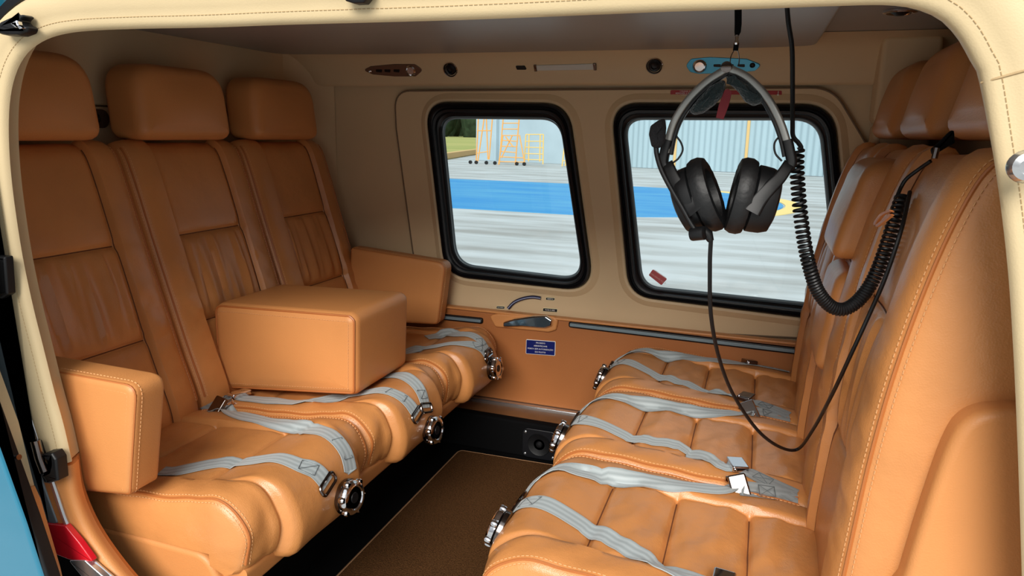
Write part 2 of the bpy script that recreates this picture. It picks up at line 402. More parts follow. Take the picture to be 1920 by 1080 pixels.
box('yellow_stop', hp(9.3, 0.5, 0)-Vector((0.1, 0.1, 0)), hp(9.3, 0.5, 0.75)+Vector((0.1, 0.1, 0)), KERB, hg, bev=0.02)
# ladders standing in front of the hangar: rails and rungs given as pixels on one distance
def ladder(name, label, Y, rails, rungs, m, wheels=(), r=0.035, dy=0.9):
    base = PY(*rails[0][-1], Y); base.z = GZ
    t = thing(name, label, 'ladder', base, None)
    for pts in rails:
        d = pts[2] if len(pts) == 3 else 0
        a = PY(*pts[0], Y+d); b = PY(*pts[1], Y+d); b.z = max(b.z, GZ+0.02) if True else b.z
        tube('rail', [a, b], r, m, t, 6)
    for a, b in rungs: tube('rung', [PY(*a, Y), PY(*b, Y)], r*0.75, m, t, 6)
    for x, y in wheels:
        c = PY(x, y, Y); c.z = GZ+0.10
        lathe('wheel', [(0.04, -0.04), (0.10, -0.04), (0.10, 0.04), (0.04, 0.04)], c, (0, 1, 0), BPLAS, t, 12)
    return t
ladder('maintenance_ladder', 'tall orange wheeled maintenance ladder at the edge of the grass', 37.0, [((898, 200), (893, 302)), ((911, 200), (896, 302)), ((911, 200), (915, 299)), ((925, 200), (917, 299))], [((896, 245), (920, 245)), ((895, 287), (916, 284))], ORANGE, [(882, 305), (893, 304), (912, 301)])
ladder('step_ladder', 'orange step ladder with crossed braces against the pale column', 37.0, [((945, 205), (936, 308)), ((975, 205), (966, 309)), ((943, 253), (935, 309)), ((974, 253), (984, 306)), ((960, 255), (940, 296)), ((948, 256), (962, 275))], [((944, 231), (974, 231)), ((943, 242), (973, 242)), ((942, 254), (974, 254)), ((942, 263), (969, 265)), ((941, 274), (968, 275)), ((940, 284), (967, 286)), ((938, 294), (982, 296)), ((937, 303), (984, 304))], ORANGE, [(928, 305), (969, 308), (983, 306)])
ladder('platform_ladder', 'small pale yellow platform ladder standing by the rendered wall', 37.5, [((986, 252), (983, 306)), ((992, 252), (991, 303)), ((1013, 252), (1012, 303)), ((1019, 252), (1018, 308))], [((986, 252), (1019, 252)), ((986, 265), (1018, 265)), ((985, 276), (1018, 277)), ((985, 288), (1018, 289)), ((984, 299), (1018, 300))], YEL)
ladder('folding_ladder', 'pale yellow ladder partly hidden behind the window edge', 37.0, [((1058, 275), (1054, 312)), ((1078, 275), (1076, 313)), ((1063, 275), (1060, 311))], [((1058, 275), (1078, 275)), ((1057, 288), (1077, 289)), ((1055, 301), (1077, 303))], YEL)
# trees
def blob(name, c, rad, m, parent, seed):
    bm = bmesh.new(); bmesh.ops.create_icosphere(bm, subdivisions=3, radius=1.0); rs = np.random.RandomState(seed); dirs = rs.randn(14, 3); dirs /= np.linalg.norm(dirs, axis=1)[:, None]
    V = []
    for v in bm.verts:
        p = np.array(v.co); k = 1+0.22*sum(max(0, p@d)**8 for d in dirs)+rs.uniform(-0.06, 0.06); V.append((c[0]+p[0]*k*rad[0], c[1]+p[1]*k*rad[1], c[2]+p[2]*k*rad[2]))
    bm.verts.index_update(); Fc = [[v.index for v in f.verts] for f in bm.faces]; bm.free(); return mk(name, V, Fc, m, parent)
for i, (px, h) in enumerate(((822, 30), (844, 27), (866, 31), (888, 28), (910, 32))):
    b = PY(px, 252, (210, 236, 262)[i % 3]); b.z = GZ
    t = thing('tree', 'dark leafy tree in the row beyond the grass field', 'tree', b, 'trees beyond the grass')
    tube('trunk', [b+Vector((0, 0, 0.05)), b+Vector((0, 0, h*0.4))], [0.5, 0.35], BARK, t, 8)
    blob('crown', (b.x, b.y, GZ+h*0.5), (4.6, 4.2, h*0.46), LEAF, t, i)

# ------------------------------------------------------------------ cabin shell
WY = 2.20
f_wall = lambda a, b, c: (a, WY-c, b)
def win(px4, r):
    return round_poly([(PY(x, y, WY).x, PY(x, y, WY).z) for x, y in px4], r, 10)
WL_o = win([(800, 191), (1068, 194), (1116, 546), (838, 516)], [0.075, 0.10, 0.085, 0.10]); WL_i = win([(824, 219), (1049, 221), (1094, 527), (852, 498)], [0.055, 0.08, 0.065, 0.085])
WR_o = win([(1147, 193), (1563, 196), (1601, 606), (1180, 553)], [0.075, 0.10, 0.085, 0.09]); WR_i = win([(1168, 221), (1539, 222), (1573, 579), (1202, 540)], [0.055, 0.085, 0.065, 0.07])
holes = [list(map(tuple, inset(WL_o, 0.012))), list(map(tuple, inset(WR_o, 0.012)))]
holesw = [list(map(tuple, inset(WL_o, -0.03))), list(map(tuple, inset(WR_o, -0.03)))]
V, Fc = fill_holes([(-1.75, 0.02), (0.62, 0.02), (0.62, 1.32), (-1.75, 1.32)], holesw, lambda a, b, c: (a, WY+0.012-c, b), -0.03)
wall_far = tag(mk('wall_far', V, Fc, CREAM_W, smooth=False), kind='structure')
for i, (wo, wi) in enumerate(((WL_o, WL_i), (WR_o, WR_i))):
    wo, wi = np.array(wo), np.array(wi); mix = lambda t: wo*(1-t)+wi*t
    prof = [(0.0, -0.03), (0.0, 0.012), (0.08, 0.022), (0.22, 0.024), (0.30, 0.016), (0.38, 0.014), (0.5, 0.020), (0.66, 0.018), (0.74, 0.008), (0.84, 0.006), (0.95, 0.002), (1.0, -0.012), (1.0, -0.03)]
    wn = loft('window_%d' % (i+1), [[f_wall(p[0], p[1], c) for p in mix(t)] for t, c in prof], BLACK); tag(wn, kind='structure')
    slab('glass_pane', list(map(tuple, inset(wi, -0.006))), 0.004, 0, GLASS, lambda a, b, c: (a, WY+0.024-c, b), wn, smooth=False)
    loft('pane_seal', [[f_wall(p[0], p[1], c) for p in inset(wi, d)] for d, c in ((0.0, -0.010), (0.004, -0.012), (0.006, -0.018), (0.002, -0.020))], STEELP, wn)
    loft('cream_surround', [[f_wall(p[0], p[1], c) for p in inset(wo, d)] for d, c in ((0.002, 0.004), (-0.003, 0.012), (-0.010, 0.014), (-0.022, 0.008), (-0.034, 0.0005))], CREAM_W, wn)
wr = bpy.data.objects['window_2']
# sticker on the pane
sk = [PY(x, y, WY+0.018) for x, y in ((1224, 505), (1251, 523), (1240, 535), (1216, 516))]
slab('pane_sticker', round_poly([(p.x, p.z) for p in sk], 0.004), 0.001, 0, PINK, lambda a, b, c: (a, WY+0.0195-c, b), wr)
_sa, _sb = sk[0], sk[1]
for k in range(2):
    text('sticker_text', ('EMERGENCIA', 'EMPURRAR AQUI')[k], 0.0075, (PY(1236-4*k, 516+8*k, WY).x, WY+0.0182, PY(1236-4*k, 516+8*k, WY).z), _sb-_sa, (0, 0, 1), mat('sticker_ink%d' % k, (236, 190, 180)), wr)
# cabin door in the far wall
dr = thing('door_1', None, None, (-0.45, WY, 0.13)); dr['kind'] = 'structure'
dpx = [(742, 172), (1560, 166), (1640, 300), (1660, 640), (800, 596), (776, 470), (745, 240)]
dout = round_poly([(PY(x, y, WY).x, PY(x, y, WY).z) for x, y in dpx], [0.09, 0.10, 0.05, 0.02, 0.02, 0.1, 0.1], 8)
V, Fc = fill_holes(dout, holes, lambda a, b, c: (a, WY-0.004-c, b), -0.02)
mk('upper_panel', V, Fc, CREAM_W, dr, smooth=False)
tube('panel_seam', [(p[0], WY-0.002, p[1]) for p in inset(dout, -0.002)], 0.0035, mat('seam_shadow_gap', (120, 100, 78), rough=0.8), dr, 6, closed=True)
zr = 0.432
low = round_poly([(-1.15, 0.128), (0.42, 0.128), (0.42, zr), (-1.15, zr-0.002)], 0.008, 4)
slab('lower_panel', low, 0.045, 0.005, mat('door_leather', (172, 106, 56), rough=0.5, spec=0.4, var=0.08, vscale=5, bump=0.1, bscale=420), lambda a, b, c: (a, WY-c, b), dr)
bar('armrest_ledge', [(x, WY-0.04, zr+0.003) for x in np.linspace(-1.1, 0.40, 40)], (0, 1, 0), 0.03, 0.008, TAN, dr)
for x0, x1, z0, z1 in ((-1.10, -0.842, 0.398, 0.400), (-0.545, 0.40, 0.421, 0.411)):
    o = round_poly([(x0, z0-0.010), (x1, z1-0.010), (x1, z1+0.010), (x0, z0+0.010)], 0.009, 5)
    rl = slab('trim_rail', o, 0.010, 0.004, BLACK, lambda a, b, c: (a, WY-0.045-c, b), dr)
    slab('rail_insert', inset(o, 0.005).tolist(), 0.003, 0.001, STEELP, lambda a, b, c: (a, WY-0.0545-c, b), rl)
# handle in its tan recess
rc = [PY(x, y, WY-0.045) for x, y in ((918, 590), (935, 587), (1040, 592), (1048, 600), (1044, 618), (1030, 622), (930, 612))]
slab('handle_recess', round_poly([(p.x, p.z) for p in rc], 0.012, 5), 0.010, 0.006, TAN_S, lambda a, b, c: (a, WY-0.046-c, b), dr)
hx = [PY(x, y, WY-0.06) for x, y in ((945, 603), (965, 597), (1000, 592), (1025, 591), (1037, 599), (1035, 610), (1022, 614), (980, 611), (945, 612))]
hd_ = slab('door_handle', round_poly([(p.x, p.z) for p in hx], 0.006, 5), 0.014, 0.006, CHROME, lambda a, b, c: (a, WY-0.058-c, b), dr)
slab('handle_insert', inset(round_poly([(p.x, p.z) for p in hx], 0.006, 5), 0.004).tolist(), 0.002, 0.001, mat('handle_insert_dark', (110, 140, 160), rough=0.10, metal=0.8), lambda a, b, c: (a, WY-0.0715-c, b), hd_)
# lever slot decal, curved
lp = [PY(x, y, WY-0.010) for x, y in ((953, 578), (964, 567), (980, 560), (998, 557), (1014, 559))]
lv = tube('lever_mark', catmull([tuple(p) for p in lp], 8), 0.0058, NAVY, dr, 10)
tube('lever_highlight', catmull([tuple(p-Vector((0, 0.0055, 0))) for p in lp], 8), 0.0018, mat('lever_line', (150, 160, 190)), lv, 6)
def placard(parent, px, base, mb, lines, size, border=None, d=0.002, Yp=WY-0.006, spacing=1.3, ink=None):
    q = [PY(x, y, Yp) for x, y in px]
    pl = slab('placard', round_poly([(p.x, p.z) for p in q], 0.004, 4), d, 0.0005, border or mb, lambda a, b, c: (a, base-c, b), parent)
    if border: slab('placard_face', inset(round_poly([(p.x, p.z) for p in q], 0.004, 4), 0.0016).tolist(), 0.0006, 0, mb, lambda a, b, c: (a, base-d-c, b), pl)
    c = (q[0]+q[1]+q[2]+q[3])/4; rt = q[1]-q[0]; up = q[0]-q[3]
    for k, s in enumerate(lines):
        text('lettering', s, size, Vector((c.x, base-d-0.0012, c.z))+up.normalized()*size*spacing*((len(lines)-1)/2-k), rt, up, ink or WHITE, pl if not border else pl)
    return pl
GOLD = mat('pale_gold_border', (230, 220, 180), rough=0.4)
placard(dr, ((987, 636), (1042, 640), (1041, 667), (986, 663)), WY-0.045, BLUEPL, ['PROIBIDO', 'ABRIR/FECHAR', 'PORTA SEM AUTORIZAÇÃO', 'DO PILOTO'], 0.0070, border=WHITE, Yp=WY-0.045, spacing=1.5)
placard(dr, ((931, 573), (947, 574), (946, 580), (930, 579)), WY-0.004, BPLAS, ['FECHADO'], 0.0048, border=GOLD)
placard(dr, ((1023, 557), (1041, 558), (1040, 564), (1023, 563)), WY-0.004, BPLAS, ['ABERTO'], 0.0056, border=GOLD)
placard(dr, ((1018, 577), (1046, 579), (1045, 586), (1017, 584)), WY-0.004, BPLAS, ['PUXE E GIRE'], 0.0060, border=GOLD)
pr = placard(dr, ((1257, 169), (1466, 170), (1466, 182), (1257, 181)), WY-0.004, REDPL, [], 0.006, border=None)
for k, s in enumerate(('1 PUXAR A FITA', 'REMOVER A BORRACHA', '2 EMPURRAR')):
    c = PY(1289, 171.5+3.7*k, WY-0.006); text('lettering', s, 0.0062, (c.x, WY-0.0075, c.z), (1, 0, 0), (0, 0, 1), WHITE, pr)
c = PY(1459, 175, WY-0.006); V, Fc = join([tube_data([(c.x, WY-0.0075, c.z+0.006), (c.x, WY-0.0075, c.z-0.003)], 0.001, 5), lathe_data([(0.0035, 0), (0.0002, 0.005)], (c.x, WY-0.0075, c.z-0.003), (0, 0, -1), 8)])
mk('arrow', V, Fc, WHITE, pr)
# sill, speaker fascia, floor, carpet
tag(box('trim_1', (-1.3, 2.135, 0.112), (0.42, 2.19, 0.127), STEEL, bev=0.003), kind='structure')
sill = tag(box('trim_2', (-1.3, 2.045, 0.0), (0.42, 2.20, 0.114), mat('brown_sill_leather', (128, 86, 50), rough=0.6, var=0.25, vscale=12), bev=0.012), kind='structure')
tag(box('floor', (-1.75, 0.846, -0.06), (0.62, 2.26, 0.0), BLACKF), kind='structure')
fasc = tag(slab('baseboard_far', [(-1.3, 0.0), (0.42, 0.0), (0.42, 0.112), (-1.3, 0.125)], 0.03, 0.008, BLACKF, lambda a, b, c: (a, 2.048-c, b)), kind='structure')
cp = round_poly([(-0.845, 0.82), (-0.30, 0.82), (-0.30, 1.985), (-0.848, 1.97)], 0.02)
cpo = tag(slab('carpet', cp, 0.012, 0.006, CARPET, f_xy(0.0)), 'brown carpet runner lying on the floor between the two seat rows', 'carpet')
tube('bound_edge', [(p[0], p[1], 0.007) for p in cp], 0.0045, mat('carpet_binding', (150, 112, 78), rough=0.9), cpo, 6, closed=True)
# black plate with bolts on the fascia
pc = PY(1012, 822, 2.015); spk = thing('speaker_cover', 'black bolted speaker cover low on the wall at the end of the carpet', 'speaker', (pc.x, 2.018, 0.0))
slab('plate', rrect(0.115, 0.10, 0.02, 6, pc.x, 0.055), 0.008, 0.003, BLACK, lambda a, b, c: (a, 2.018-c, b), spk)
lathe('cone', [(0.038, 0), (0.036, 0.004), (0.030, 0.002), (0.012, -0.001), (0.008, 0.004), (0.0, 0.005)], (pc.x, 2.010, 0.055), (0, -1, 0), BPLAS, spk)
for sx in (-1, 1):
    for sz in (-1, 1): lathe('bolt', [(0.0042, 0), (0.0042, 0.002), (0.001, 0.0035)], (pc.x+sx*0.046, 2.010, 0.055+sz*0.037), (0, -1, 0), STEEL, spk, 10)
# bulkheads, ceiling
tag(box('wall_left', (-1.80, 0.846, -0.05), (-1.60, 2.26, 1.36), CREAM_W), kind='structure')
bk = tag(slab('bulkhead_panel', [(0.82, 1.068), (2.20, 1.068), (2.20, 1.29), (0.82, 1.29)], 0.035, 0.004, CREAM_W, lambda a, b, c: (-1.602+c, a, b)), kind='structure'); bk.name = 'trim_3'
bk = tag(slab('trim_4', [(0.82, 0.2), (2.20, 0.2), (2.20, 1.064), (0.82, 1.064)], 0.032, 0.004, CREAM_W, lambda a, b, c: (-1.602+c, a, b)), kind='structure')
# rounded far corner between bulkhead and wall
cor = [( -1.585+0.16*(1-math.cos(a)), WY+0.004-0.16*(1-math.sin(a))) for a in np.linspace(0, math.pi/2, 12)]
V = []; Fc = []
for x, y in cor: V += [(x, y, 0.1), (x, y, 1.30)]
for i in range(len(cor)-1): Fc.append((2*i, 2*i+2, 2*i+3, 2*i+1))
tag(mk('trim_5', V, Fc, CREAM_W), kind='structure')
tag(box('wall_right', (0.44, 0.846, -0.05), (0.62, 2.26, 1.36), CREAM_W), kind='structure')
tag(box('ceiling', (-1.80, 0.846, 1.285), (0.62, 2.26, 1.40), CEIL), kind='structure')
cpn = slab('trim_6', round_poly([(-1.545, 0.84), (0.125, 0.84), (0.105, 2.11), (-0.02, 2.135), (-1.15, 2.125), (-1.40, 2.09), (-1.545, 2.07)], [0.02, 0.02, 0.05, 0.3, 0.3, 0.3, 0.1], 6), 0.028, 0.008, CEIL, lambda a, b, c: (a, b, 1.286-c)); tag(cpn, kind='structure')
# valance: curved band under the ceiling along the far wall
vp = catmull([(2.05, 1.284), (2.11, 1.275), (2.15, 1.255), (2.178, 1.215), (2.190, 1.175), (2.199, 1.165)], 6)
rings = [[(x, y-0.03*sst(-1.15, -1.58, np.array(x))*0, z) for y, z in vp] for x in np.linspace(-1.60, 0.46, 30)]
tag(loft('trim_7', rings, CREAM_W, closed=False), kind='structure')
# pillar with ledge beside the right hand window
tag(slab('trim_8', round_poly([(0.275, 0.3), (0.40, 0.3), (0.40, 1.055), (0.268, 1.058)], 0.012), 0.09, 0.010, CREAM_W, lambda a, b, c: (a, WY-c, b)), kind='structure')
tag(slab('trim_9', round_poly([(0.262, 1.062), (0.40, 1.062), (0.40, 1.28), (0.262, 1.28)], 0.02), 0.094, 0.012, CREAM_W, lambda a, b, c: (a, WY-c, b)), kind='structure')

# near side: door frame, skin
YN = 0.80
def fr(pxs): return [(PY(x, y, YN).x, PY(x, y, YN).z) for x, y in pxs]
in_left = [(133, 866), (118, 800), (100, 735), (80, 655), (60, 575), (41, 485), (26, 390), (17, 310), (14, 240), (17, 185), (27, 140), (45, 105), (72, 81), (108, 66), (160, 58), (250, 54), (400, 51), (540, 46), (800, 39), (1000, 32), (1240, 22), (1400, 17), (1560, 11), (1660, 9), (1720, 16), (1768, 36), (1802, 72), (1824, 112), (1838, 140)]
in_right = [(1843, 146), (1860, 270), (1879, 400), (1892, 520), (1900, 640), (1906, 762), (1912, 920), (1918, 1120), (1922, 1300)]
in_low = [(134, 872), (143, 930), (165, 985), (200, 1040), (250, 1100), (310, 1150), (380, 1190)]
FS = 1
def sweep_frame(name, pxs, m, outw=0.062, n=120, ret=0.07, sgn=1):
    P = resample(catmull(fr(pxs), 6), n); T = np.gradient(P, axis=0); T /= np.linalg.norm(T, axis=1)[:, None]; N = np.stack([-T[:, 1], T[:, 0]], 1)*sgn
    rets = np.interp(np.linspace(0, 1, n), *(ret if isinstance(ret, tuple) else ([0, 1], [ret, ret])))
    def pf(ret): return [(0.006+0.1*ret, YN+ret), (0.002+0.04*ret, YN+ret*0.5), (0.0, YN+0.002), (0.002, YN-0.004), (0.008, YN-0.008), (0.014, YN-0.0085), (0.024, YN-0.012), (0.036, YN-0.018), (0.050, YN-0.016), (outw-0.004, YN-0.006), (outw, YN+0.006), (outw, YN+0.03), (0.03, YN+0.04), (0.012+0.1*ret, YN+ret+0.002)]
    V = []; Fc = []; k = len(pf(0.01))
    for i in range(n):
        for d, y in pf(rets[i]): V.append((P[i][0]+N[i][0]*d, y, P[i][1]+N[i][1]*d))
    for i in range(n-1):
        for j in range(k): Fc.append((i*k+j, i*k+(j+1) % k, (i+1)*k+(j+1) % k, (i+1)*k+j))
    Fc += [tuple(range(k-1, -1, -1)), tuple((n-1)*k+j for j in range(k))]
    o = mk(name, V, Fc, m); o['kind'] = 'structure'
    return o, P, N
fa, Pa, Na = sweep_frame('trim_10', in_left+in_right[1:], CREAM, n=230, sgn=FS, ret=([0, 0.55, 0.66, 0.74, 0.80, 1], [0.008, 0.008, 0.05, 0.06, 0.012, 0.008]))
_k = min(range(len(Pa)), key=lambda i: np.linalg.norm(Pa[i]-np.array(fr([(1841, 144)])[0])))
tube('cover_seam', [(Pa[_k][0]+Na[_k][0]*d, y, Pa[_k][1]+Na[_k][1]*d) for d, y in ((0.0, YN+0.002), (0.008, YN-0.0075), (0.014, YN-0.0085), (0.024, YN-0.012), (0.036, YN-0.018), (0.050, YN-0.016), (0.058, YN-0.006))], 0.0014, CREAM_ST, fa, 6)
fc_, Pc, Nc = sweep_frame('trim_12', in_low, TAN_S, outw=0.045, n=50, sgn=-FS, ret=0.02)
for o, P, N in ((fa, Pa, Na),):
    stitches('stitching', [(p[0]+q[0]*0.014, YN-0.0088, p[1]+q[1]*0.014) for p, q in zip(P, N)], CREAM_ST, o, pitch=0.006, ln=0.0042, r=0.0006)
# outer seal and fuselage skin round the opening
seal = [(p[0]+q[0]*0.070, YN+0.004, p[1]+q[1]*0.070) for p, q in zip(Pa, Na)]
tag(tube('trim_13', seal, 0.009, BLACK, None, 8), kind='structure')
opening = [(p[0]+q[0]*0.058, p[1]+q[1]*0.058) for p, q in list(zip(Pa, Na))[::4]]+[(0.30, -0.15), (-0.95, -0.15)]
SK = bpy.data.materials.new('fuselage_paint'); SK.use_nodes = True; _t = SK.node_tree; _p = _t.nodes['Principled BSDF']; _p.inputs['Roughness'].default_value = 0.15; _p.inputs['Coat Weight'].default_value = 1.0
_tc = _t.nodes.new('ShaderNodeTexCoord'); _sx = _t.nodes.new('ShaderNodeSeparateXYZ'); _cr = _t.nodes.new('ShaderNodeValToRGB'); _mr = _t.nodes.new('ShaderNodeMapRange')
_mr.inputs[1].default_value = -1.5; _mr.inputs[2].default_value = 0.5
_cr.color_ramp.elements[0].color = (*s2l((24, 84, 104)), 1); _cr.color_ramp.elements[0].position = 0.60; _cr.color_ramp.elements[1].color = (*s2l((224, 232, 238)), 1); _cr.color_ramp.elements[1].position = 0.62
_t.links.new(_tc.outputs['Object'], _sx.inputs[0]); _t.links.new(_sx.outputs[0], _mr.inputs[0]); _t.links.new(_mr.outputs[0], _cr.inputs[0]); _t.links.new(_cr.outputs[0], _p.inputs['Base Color'])
V, Fc = fill_holes([(-1.9, -0.30), (0.75, -0.30), (0.75, 1.46), (-1.9, 1.46)], [opening], lambda a, b, c: (a, YN+0.012-c, b), -0.03)
tag(mk('wall_near', V, Fc, SK, smooth=False), kind='structure')

# ------------------------------------------------------------------ exterior door channel at the left jamb
def px_slab(name, px, Y, d, m, parent, r=0.002, rp=0.003):
    o = [(PY(x, y, Y).x, PY(x, y, Y).z) for x, y in px]
    return slab(name, round_poly(o, rp, 3), d, r, m, lambda a, b, c: (a, Y+d-c, b), parent)
b0 = PY(110, 1000, 0.79)
ch = thing('door_channel', 'black door channel with grey steel strips beside the cream door post', 'door channel', (b0.x, 0.79, -0.25))
px_slab('channel_backing', [(-330, -60), (-48, -60), (-52, 120), (-40, 300), (-6, 480), (64, 832), (90, 905), (118, 990), (176, 1075), (250, 1160), (300, 1300), (-330, 1300)], 0.795, 0.012, BLACKF, ch)
px_slab('steel_strip', [(-92, -60), (-76, -60), (-84, 150), (-70, 330), (-16, 560), (39, 800), (107, 981), (91, 985), (25, 805), (-32, 565), (-86, 335), (-100, 150)], 0.780, 0.012, STEELP, ch)
tube('channel_lip', catmull([tuple(PY(x, y, 0.785)) for x, y in ((-58, -60), (-64, 150), (-52, 310), (-22, 500), (4, 600), (28, 690), (52, 765), (68, 812), (102, 915), (128, 988), (163, 1040), (215, 1088), (280, 1140))], 8), 0.0045, STEEL, ch, 8)
px_slab('red_band', [(62, 978), (93, 983), (122, 987), (148, 1018), (174, 1054), (130, 1050), (78, 1030)], 0.776, 0.010, RED, ch)
px_slab('scuff_plate', [(128, 1051), (158, 1051), (196, 1084), (260, 1150), (220, 1150), (153, 1082)], 0.774, 0.010, STEEL, ch)
hg_ = ch
px_slab('hinge_bracket', [(76, 852), (96, 850), (104, 862), (108, 902), (88, 908), (76, 890), (90, 884), (94, 868), (84, 862)], 0.768, 0.02, BPLAS, hg_, r=0.004)
tube('hinge_pin', [PY(66, 826, 0.766), PY(74, 858, 0.766), PY(84, 884, 0.766)], 0.0075, CHROME_D, hg_, 10)
px_slab('hinge_leaf', [(56, 832), (70, 826), (82, 868), (92, 906), (82, 906), (66, 868)], 0.776, 0.01, BPLAS, hg_, r=0.003)
# neighbouring door, open, teal outside with cream and tan lining
q0 = PY(40, 1060, 0.72)
od = thing('open_door', 'glossy teal outer door edge with tan lining beside the doorway', 'door', (q0.x, 0.72, -0.35))
px_slab('painted_skin', [(-900, -200), (-250, -200), (-215, 150), (-130, 500), (0, 852), (46, 980), (80, 1086), (130, 1260), (-900, 1260)], 0.705, 0.016, TEAL, od, r=0.006)
px_slab('edge_seal', [(-238, -200), (-204, 148), (-120, 496), (8, 850), (54, 978), (90, 1086), (138, 1260), (126, 1260), (76, 1086), (40, 980), (-6, 856), (-134, 502), (-218, 150), (-252, -200)], 0.709, 0.02, BPLAS, od, r=0.004)
px_slab('cream_lining', [(-200, -200), (-170, 200), (-90, 520), (12, 800), (42, 920), (34, 930), (-10, 850), (-140, 540), (-230, 200), (-250, -200)], 0.738, 0.02, CREAM, od, r=0.006)
px_slab('tan_lining', [(33, 928), (42, 919), (54, 945), (92, 1076), (130, 1240), (104, 1240), (80, 1076), (48, 980)], 0.734, 0.02, TAN_S, od, r=0.006)
pa, pb = PY(4, 860, 0.722), PY(36, 857, 0.722)
tube('latch_pin', [pa, pb], [0.006, 0.0045], CHROME, od, 10)
px_slab('latch_plate', [(2, 846), (12, 850), (14, 868), (4, 870)], 0.718, 0.012, BPLAS, od)
# small fittings on the frame
bp = thing('door_latch', 'black and chrome latch at the rounded upper corner of the cream frame', 'latch', tuple(PY(22, 62, 0.77)))
px_slab('latch_body', [(-12, 62), (-4, 40), (14, 32), (36, 26), (42, 30), (33, 38), (40, 46), (50, 50), (46, 60), (30, 66), (8, 66)], 0.765, 0.018, BLACK, bp, r=0.007, rp=0.006)
px_slab('latch_tongue', [(16, 44), (30, 36), (32, 46), (42, 54), (26, 52)], 0.760, 0.008, CHROME, bp, r=0.003)
sw = thing('slot_catch', 'black framed slot catch low on the cream door post', 'catch', tuple(PY(4, 560, 0.77)))
px_slab('catch_frame', [(-14, 480), (8, 482), (13, 552), (0, 561), (-10, 556)], 0.768, 0.014, BPLAS, sw, r=0.004)
px_slab('catch_slot', [(-10, 490), (4, 490), (7, 548), (-4, 552)], 0.7665, 0.006, BLACKF, sw, r=0.001)
c = PY(1919, 312, 0.765)
tag(lathe('door_stop_button', [(0.014, 0.0), (0.015, 0.006), (0.012, 0.012), (0.007, 0.0135), (0.006, 0.010), (0.0, 0.010)], c, (0, -1, 0), STEEL), 'round pale metal button on the cream post beside the seat back', 'button')
c = PY(658, 0, 0.77)
px_slab('hinge_tab', [(640, -20), (700, -20), (680, 5), (662, 6), (645, 1)], 0.77, 0.014, BLACK, None, r=0.004)
tag(bpy.data.objects['hinge_tab'], 'small black hinge tab at the top edge of the cream header', 'hinge')

# ------------------------------------------------------------------ seats
def back_disp(seed, pleat=1.0, vs=(0.34, 0.64), us=0.56, dish=0.014):
    rs = np.random.RandomState(seed); ph = rs.uniform(0, 6, 6)
    def d(u, v):
        a = np.abs(u); inn = 1-sst(us-0.04, us+0.05, a)
        h = -dish*inn-0.008*G(a-us, 0.022)
        for s in vs: h = h-0.0065*G(v-s, 0.009)*inn-0.003*G(v-s, 0.03)*inn
        m = sst(vs[0], vs[0]+0.05, v)*(1-sst(vs[1]-0.03, vs[1], v))
        h = h+0.0045*inn*(np.sin(np.clip((v-vs[0])/(vs[1]-vs[0]), 0, 1)*math.pi))
        h = h+pleat*inn*m*(0.0030*np.sin(u*19+2.2*(v-0.5)*4+ph[0])+0.0024*np.sin(u*31-3*v+ph[1])+0.0016*np.sin(u*47+ph[2]+4*v))
        b = sst(us, us+0.1, a)*(1-sst(0.80, 0.92, a))
        h = h+b*0.0018*np.sin(v*58+u*9+ph[3])*G(v-0.42, 0.22)+b*0.0012*np.sin(v*95+ph[4]-u*14)*G(v-0.35, 0.2)
        h = h+(1-m)*inn*0.0010*np.sin(u*9+v*14+ph[5])
        return h
    return d
def cush_disp(seed, vs, us=0.60, dish=0.012, pleat=1.0):
    rs = np.random.RandomState(seed); ph = rs.uniform(0, 6, 8)
    def d(u, v):
        a = np.abs(u); vf = vs[-1]; body = 1-sst(vf+0.02, vf+0.16, v)
        inn = (1-sst(us-0.05, us+0.05, a)); h = -dish*inn*body-0.007*G(a-us, 0.025)*(1-sst(vf+0.05, vf+0.2, v)*0.6)-0.007*G(a-0.60, 0.030)*sst(vf+0.05, vf+0.25, v)
        for s in vs: h = h-0.0075*G(v-s, 0.007)*inn-0.0035*G(v-s, 0.024)*inn
        edges = [0.0]+list(vs)
        for i in range(len(edges)-1):
            x = np.clip((v-edges[i])/(edges[i+1]-edges[i]), 0, 1); h = h+inn*0.0060*np.sin(x*math.pi)
        m = (1-sst(vf-0.02, vf, v))
        w = 1.1*np.sin(u*5+ph[5])+0.6*np.sin(u*11+ph[6])
        h = h+pleat*inn*m*(0.0019*np.sin(v*60+w+u*3+ph[0])+0.0015*np.sin(v*105-w+u*5+ph[1]))
        h = h+(1-inn)*0.0013*np.sin(v*44+u*16+ph[2])*sst(0.15, 0.4, v)+0.0012*np.sin(v*30+u*7+ph[3])*sst(vf, vf+0.15, v)
        return h
    return d
LB = [0.885, 1.300, 1.715, 2.130]; RB = [0.925, 1.335, 1.745, 2.155]
L_back = [(-1.225, 0.30), (-1.235, 0.38), (-1.275, 0.50), (-1.318, 0.64), (-1.360, 0.78), (-1.395, 0.90), (-1.42, 0.965), (-1.455, 1.0)]
L_cush = [(-1.30, 0.345), (-1.16, 0.362), (-1.0, 0.372), (-0.88, 0.388), (-0.81, 0.396), (-0.768, 0.378), (-0.745, 0.335), (-0.742, 0.29), (-0.757, 0.245), (-0.79, 0.228)]
R_back = [(0.125, 0.29), (0.128, 0.38), (0.134, 0.48), (0.144, 0.62), (0.158, 0.74), (0.180, 0.86), (0.204, 0.95), (0.228, 1.005), (0.262, 1.03)]
R_cush = [(0.19, 0.345), (0.08, 0.362), (-0.07, 0.370), (-0.20, 0.380), (-0.29, 0.384), (-0.345, 0.368), (-0.378, 0.335), (-0.388, 0.29), (-0.378, 0.245), (-0.35, 0.228)]
